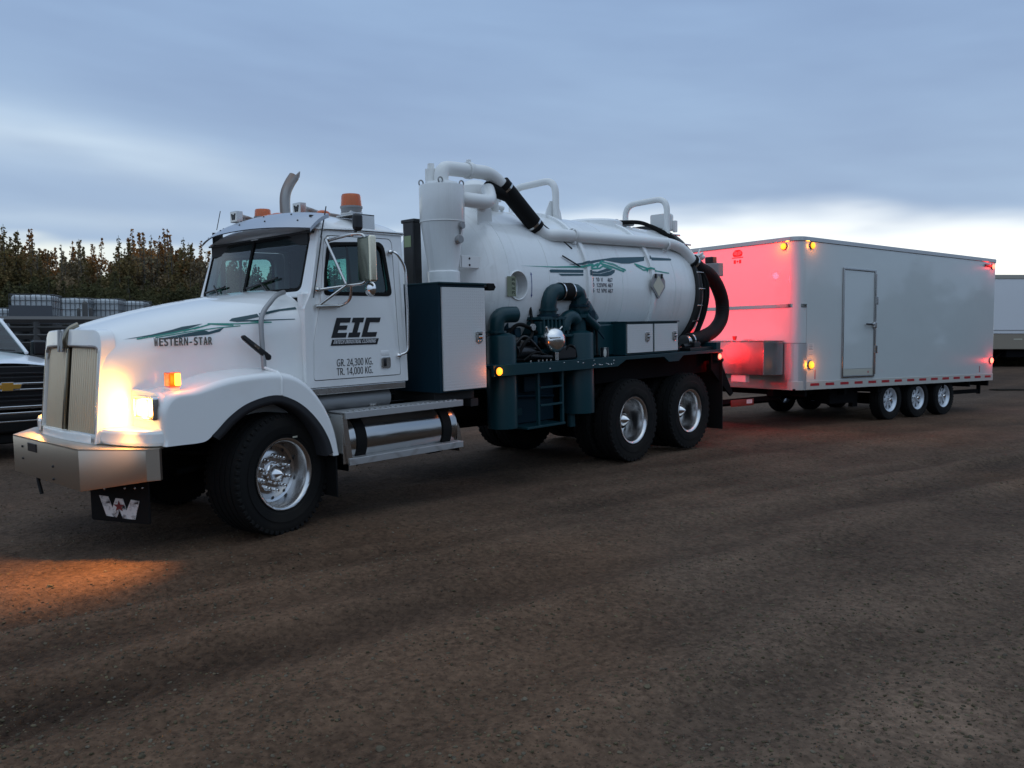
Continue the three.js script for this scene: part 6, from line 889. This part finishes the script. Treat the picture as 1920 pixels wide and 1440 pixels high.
{
  seed = 99;
  const olive = [[0.065, 0.056, 0.024], [0.09, 0.074, 0.030], [0.115, 0.088, 0.036], [0.145, 0.10, 0.042]], rust = [[0.09, 0.055, 0.024], [0.15, 0.075, 0.026], [0.20, 0.09, 0.028], [0.24, 0.11, 0.032]], dark = [[0.036, 0.038, 0.018], [0.052, 0.050, 0.022], [0.070, 0.060, 0.026]], grey = [[0.10, 0.08, 0.05], [0.14, 0.11, 0.065], [0.18, 0.13, 0.075]];
  const kinds = [['rust', rust, 11000, 9, 7.2, 2.6], ['rust', rust, 10500, 8, 6.6, 2.2], ['olive', olive, 11500, 8, 6.6, 2.6], ['grey', grey, 5600, 10, 7.4, 2.4], ['dark', dark, 11000, 5, 4.2, 3.2]].map(([n, p, c, s, h, w]) => { const [cg, tg] = crownGeo(h, w, c, p, s); const t = new THREE.Group(); P(t, 'crown', cg, leafM); P(t, 'trunk', tg, barkM); return { n, t, h }; });
  const lab = { rust: 'rusty orange-brown autumn tree in the wood behind the totes', olive: 'olive green-brown tree in the wood behind the totes', grey: 'thin half-bare tree with spiky top in the wood edge', dark: 'dark low bushy tree along the foot of the wood' };
  const plant = (i, px, depth, topPx, y0) => {
    const k = kinds[i], l = (px - 960) / 1553 * depth, x = camera.position.x + 0.7321 * depth + 0.6802 * l, z = camera.position.z - 0.6794 * depth + 0.733 * l, g = gy(x, z) - 0.1;
    const top = camera.position.y + (644 - topPx) / 1553 * depth, sc = (top - g) / k.h;
    const o = k.t.clone(); o.name = numbered('tree'); o.userData = { label: lab[k.n], category: 'tree', group: k.n + ' trees of the wood' }; o.position.set(x, g, z); o.rotation.y = rr(0, 6.28); o.scale.set(sc * rr(0.85, 1.1), sc, sc * rr(0.85, 1.1)); scene.add(o);
  };
  const prof = [[-60, 430], [0, 422], [50, 425], [80, 462], [105, 478], [130, 447], [158, 438], [185, 470], [207, 482], [225, 452], [250, 428], [280, 422], [305, 432], [335, 440], [352, 466], [375, 452], [405, 450], [440, 472], [500, 486], [560, 484], [600, 492], [625, 482], [650, 492], [690, 500], [740, 500], [800, 500], [860, 520], [930, 540]];
  const topAt = px => { for (let i = 1; i < prof.length; i++) if (px <= prof[i][0]) return lerp(prof[i - 1][1], prof[i][1], clamp((px - prof[i - 1][0]) / (prof[i][0] - prof[i - 1][0]))); return 560; };
  const seq = { };
  for (let px = -55, j = 0; px < 930; px += 24, j++) { const warm = (px > 120 && px < 200) || (px > 225 && px < 330); const i = warm ? (j % 2 ? 0 : 1) : [2, 3, 0, 2, 1][j % 5]; plant(i, px + rr(-5, 5), rr(44, 50), topAt(px) + rr(-3, 6)); }
  for (let px = -45, j = 0; px < 900; px += 34, j++) plant([3, 3, 2][j % 3], px + rr(-8, 8), rr(41, 44), topAt(px) - 3 + rr(-4, 14));
  for (let px = -50; px < 900; px += 38) plant(4, px + rr(-8, 8), rr(36, 39), 532 + rr(-22, 14));
  for (let px = -40; px < 900; px += 44) plant(2, px + rr(-8, 8), rr(40, 43), topAt(px) + 48 + rr(-12, 20));
  { // the wood on the far side of the yard, seen only as a reflection in paint and glass
    const src = kinds[2].t.children[0], im = new THREE.InstancedMesh(src.geometry, leafM, 46), m = new THREE.Matrix4(), q = new THREE.Quaternion();
    for (let i = 0; i < 46; i++) { const t = i / 45, x = lerp(-25, 75, t) + rr(-1, 1), z = lerp(44, 34, t) + rr(-3, 3), s = rr(0.8, 1.25); m.compose(V(x, gy(x, z) - 0.2, z), q.setFromAxisAngle(V(0, 1, 0), rr(0, 6.28)), V(s * 1.25, s, s * 1.25)); im.setMatrixAt(i, m); }
    im.name = 'treeline'; im.userData = { label: 'dark far-off wood along the opposite side of the yard', category: 'wood', kind: 'stuff' }; scene.add(im);
  }
  // scrub under and behind the parked semi-trailer
  for (const [px, d, t] of [[1862, 40.5, 654], [1888, 41, 657], [1915, 40.5, 652], [1945, 41, 655]]) { plant(4, px, d, t); const o = scene.children[scene.children.length - 1]; o.name = numbered('shrub'); o.userData = { label: 'dark low scrub on the ground under the parked semi-trailer', category: 'shrub', group: 'scrub under the semi-trailer' }; o.scale.x *= 2.2; o.scale.z *= 2.2; }
}
// ---------------------------------------------------------------- parked semi-trailer far right
{
  const S = thing('semi_trailer', 'long white semi-trailer with beige lower rail parked behind the box trailer', 'trailer');
  const d = 38, l = (1850 - 960) / 1553 * d; S.position.set(camera.position.x + 0.7321 * d + 0.6802 * l, 0.55, camera.position.z - 0.6794 * d + 0.733 * l); S.rotation.y = -0.80;
  const y = p => camera.position.y + (644 - p) / 1553 * d - 0.55;
  P(S, 'body', bx(-1.5, 12.2, y(626), y(524), -2.5, 0, 0.03), phy([0.68, 0.69, 0.71], { roughness: 0.4, clearcoat: 0.3 }));
  P(S, 'roof_rail', bx(-1.52, 12.22, y(524), y(516), -2.52, 0.02, 0.02), std([0.34, 0.32, 0.28], { roughness: 0.5 }));
  P(S, 'side_seam', [bx(-1.5, 12.2, y(620), y(618.6), 0.0, 0.012, 0)], M.greyMetal);
  P(S, 'lower_rail', bx(-1.5, 12.2, y(655), y(625.5), -2.45, -0.02, 0.03), std([0.26, 0.22, 0.17], { roughness: 0.7 }));
  for (let k = 0; k < 8; k++) P(S, 'reflector', bx(1.2 + k * 1.5, 1.6 + k * 1.5, y(637), y(635), -0.022, -0.012, 0), M.cream);
  P(S, 'landing_gear', [bx(0.3, 0.42, 0.1, 0.8, -0.5, -0.38), bx(0.3, 0.42, 0.1, 0.8, -2.1, -1.98), rod([0.36, 0.2, -0.44], [1.1, 0.8, -0.44], 0.04), rod([0.36, 0.55, -0.44], [0.36, 0.55, -2.0], 0.04), bx(0.2, 0.52, 0.0, 0.08, -0.6, -0.3), bx(1.0, 2.0, 0.45, 0.8, -1.6, -0.2), bx(-1.0, 12, 0.62, 0.82, -1.7, -1.5), bx(-1.0, 12, 0.62, 0.82, -0.9, -0.75)], M.frame);
  for (const x of [-0.8, 9.4, 10.7]) for (const z of [-0.25, -2.2]) { const w = GR(S, 'wheel'); w.position.set(x, 0.5, z); P(w, 'tyre', tyreGeo(0.5, 0.27, 0.29, 30, 2), M.tyre); P(w, 'rim', lathe([[0.29, 0.1], [0.27, 0.05], [0.2, 0.02], [0.1, 0.06], [0, 0.08]], 24, 'z'), M.steel); }
}
renderer.render(scene, camera);
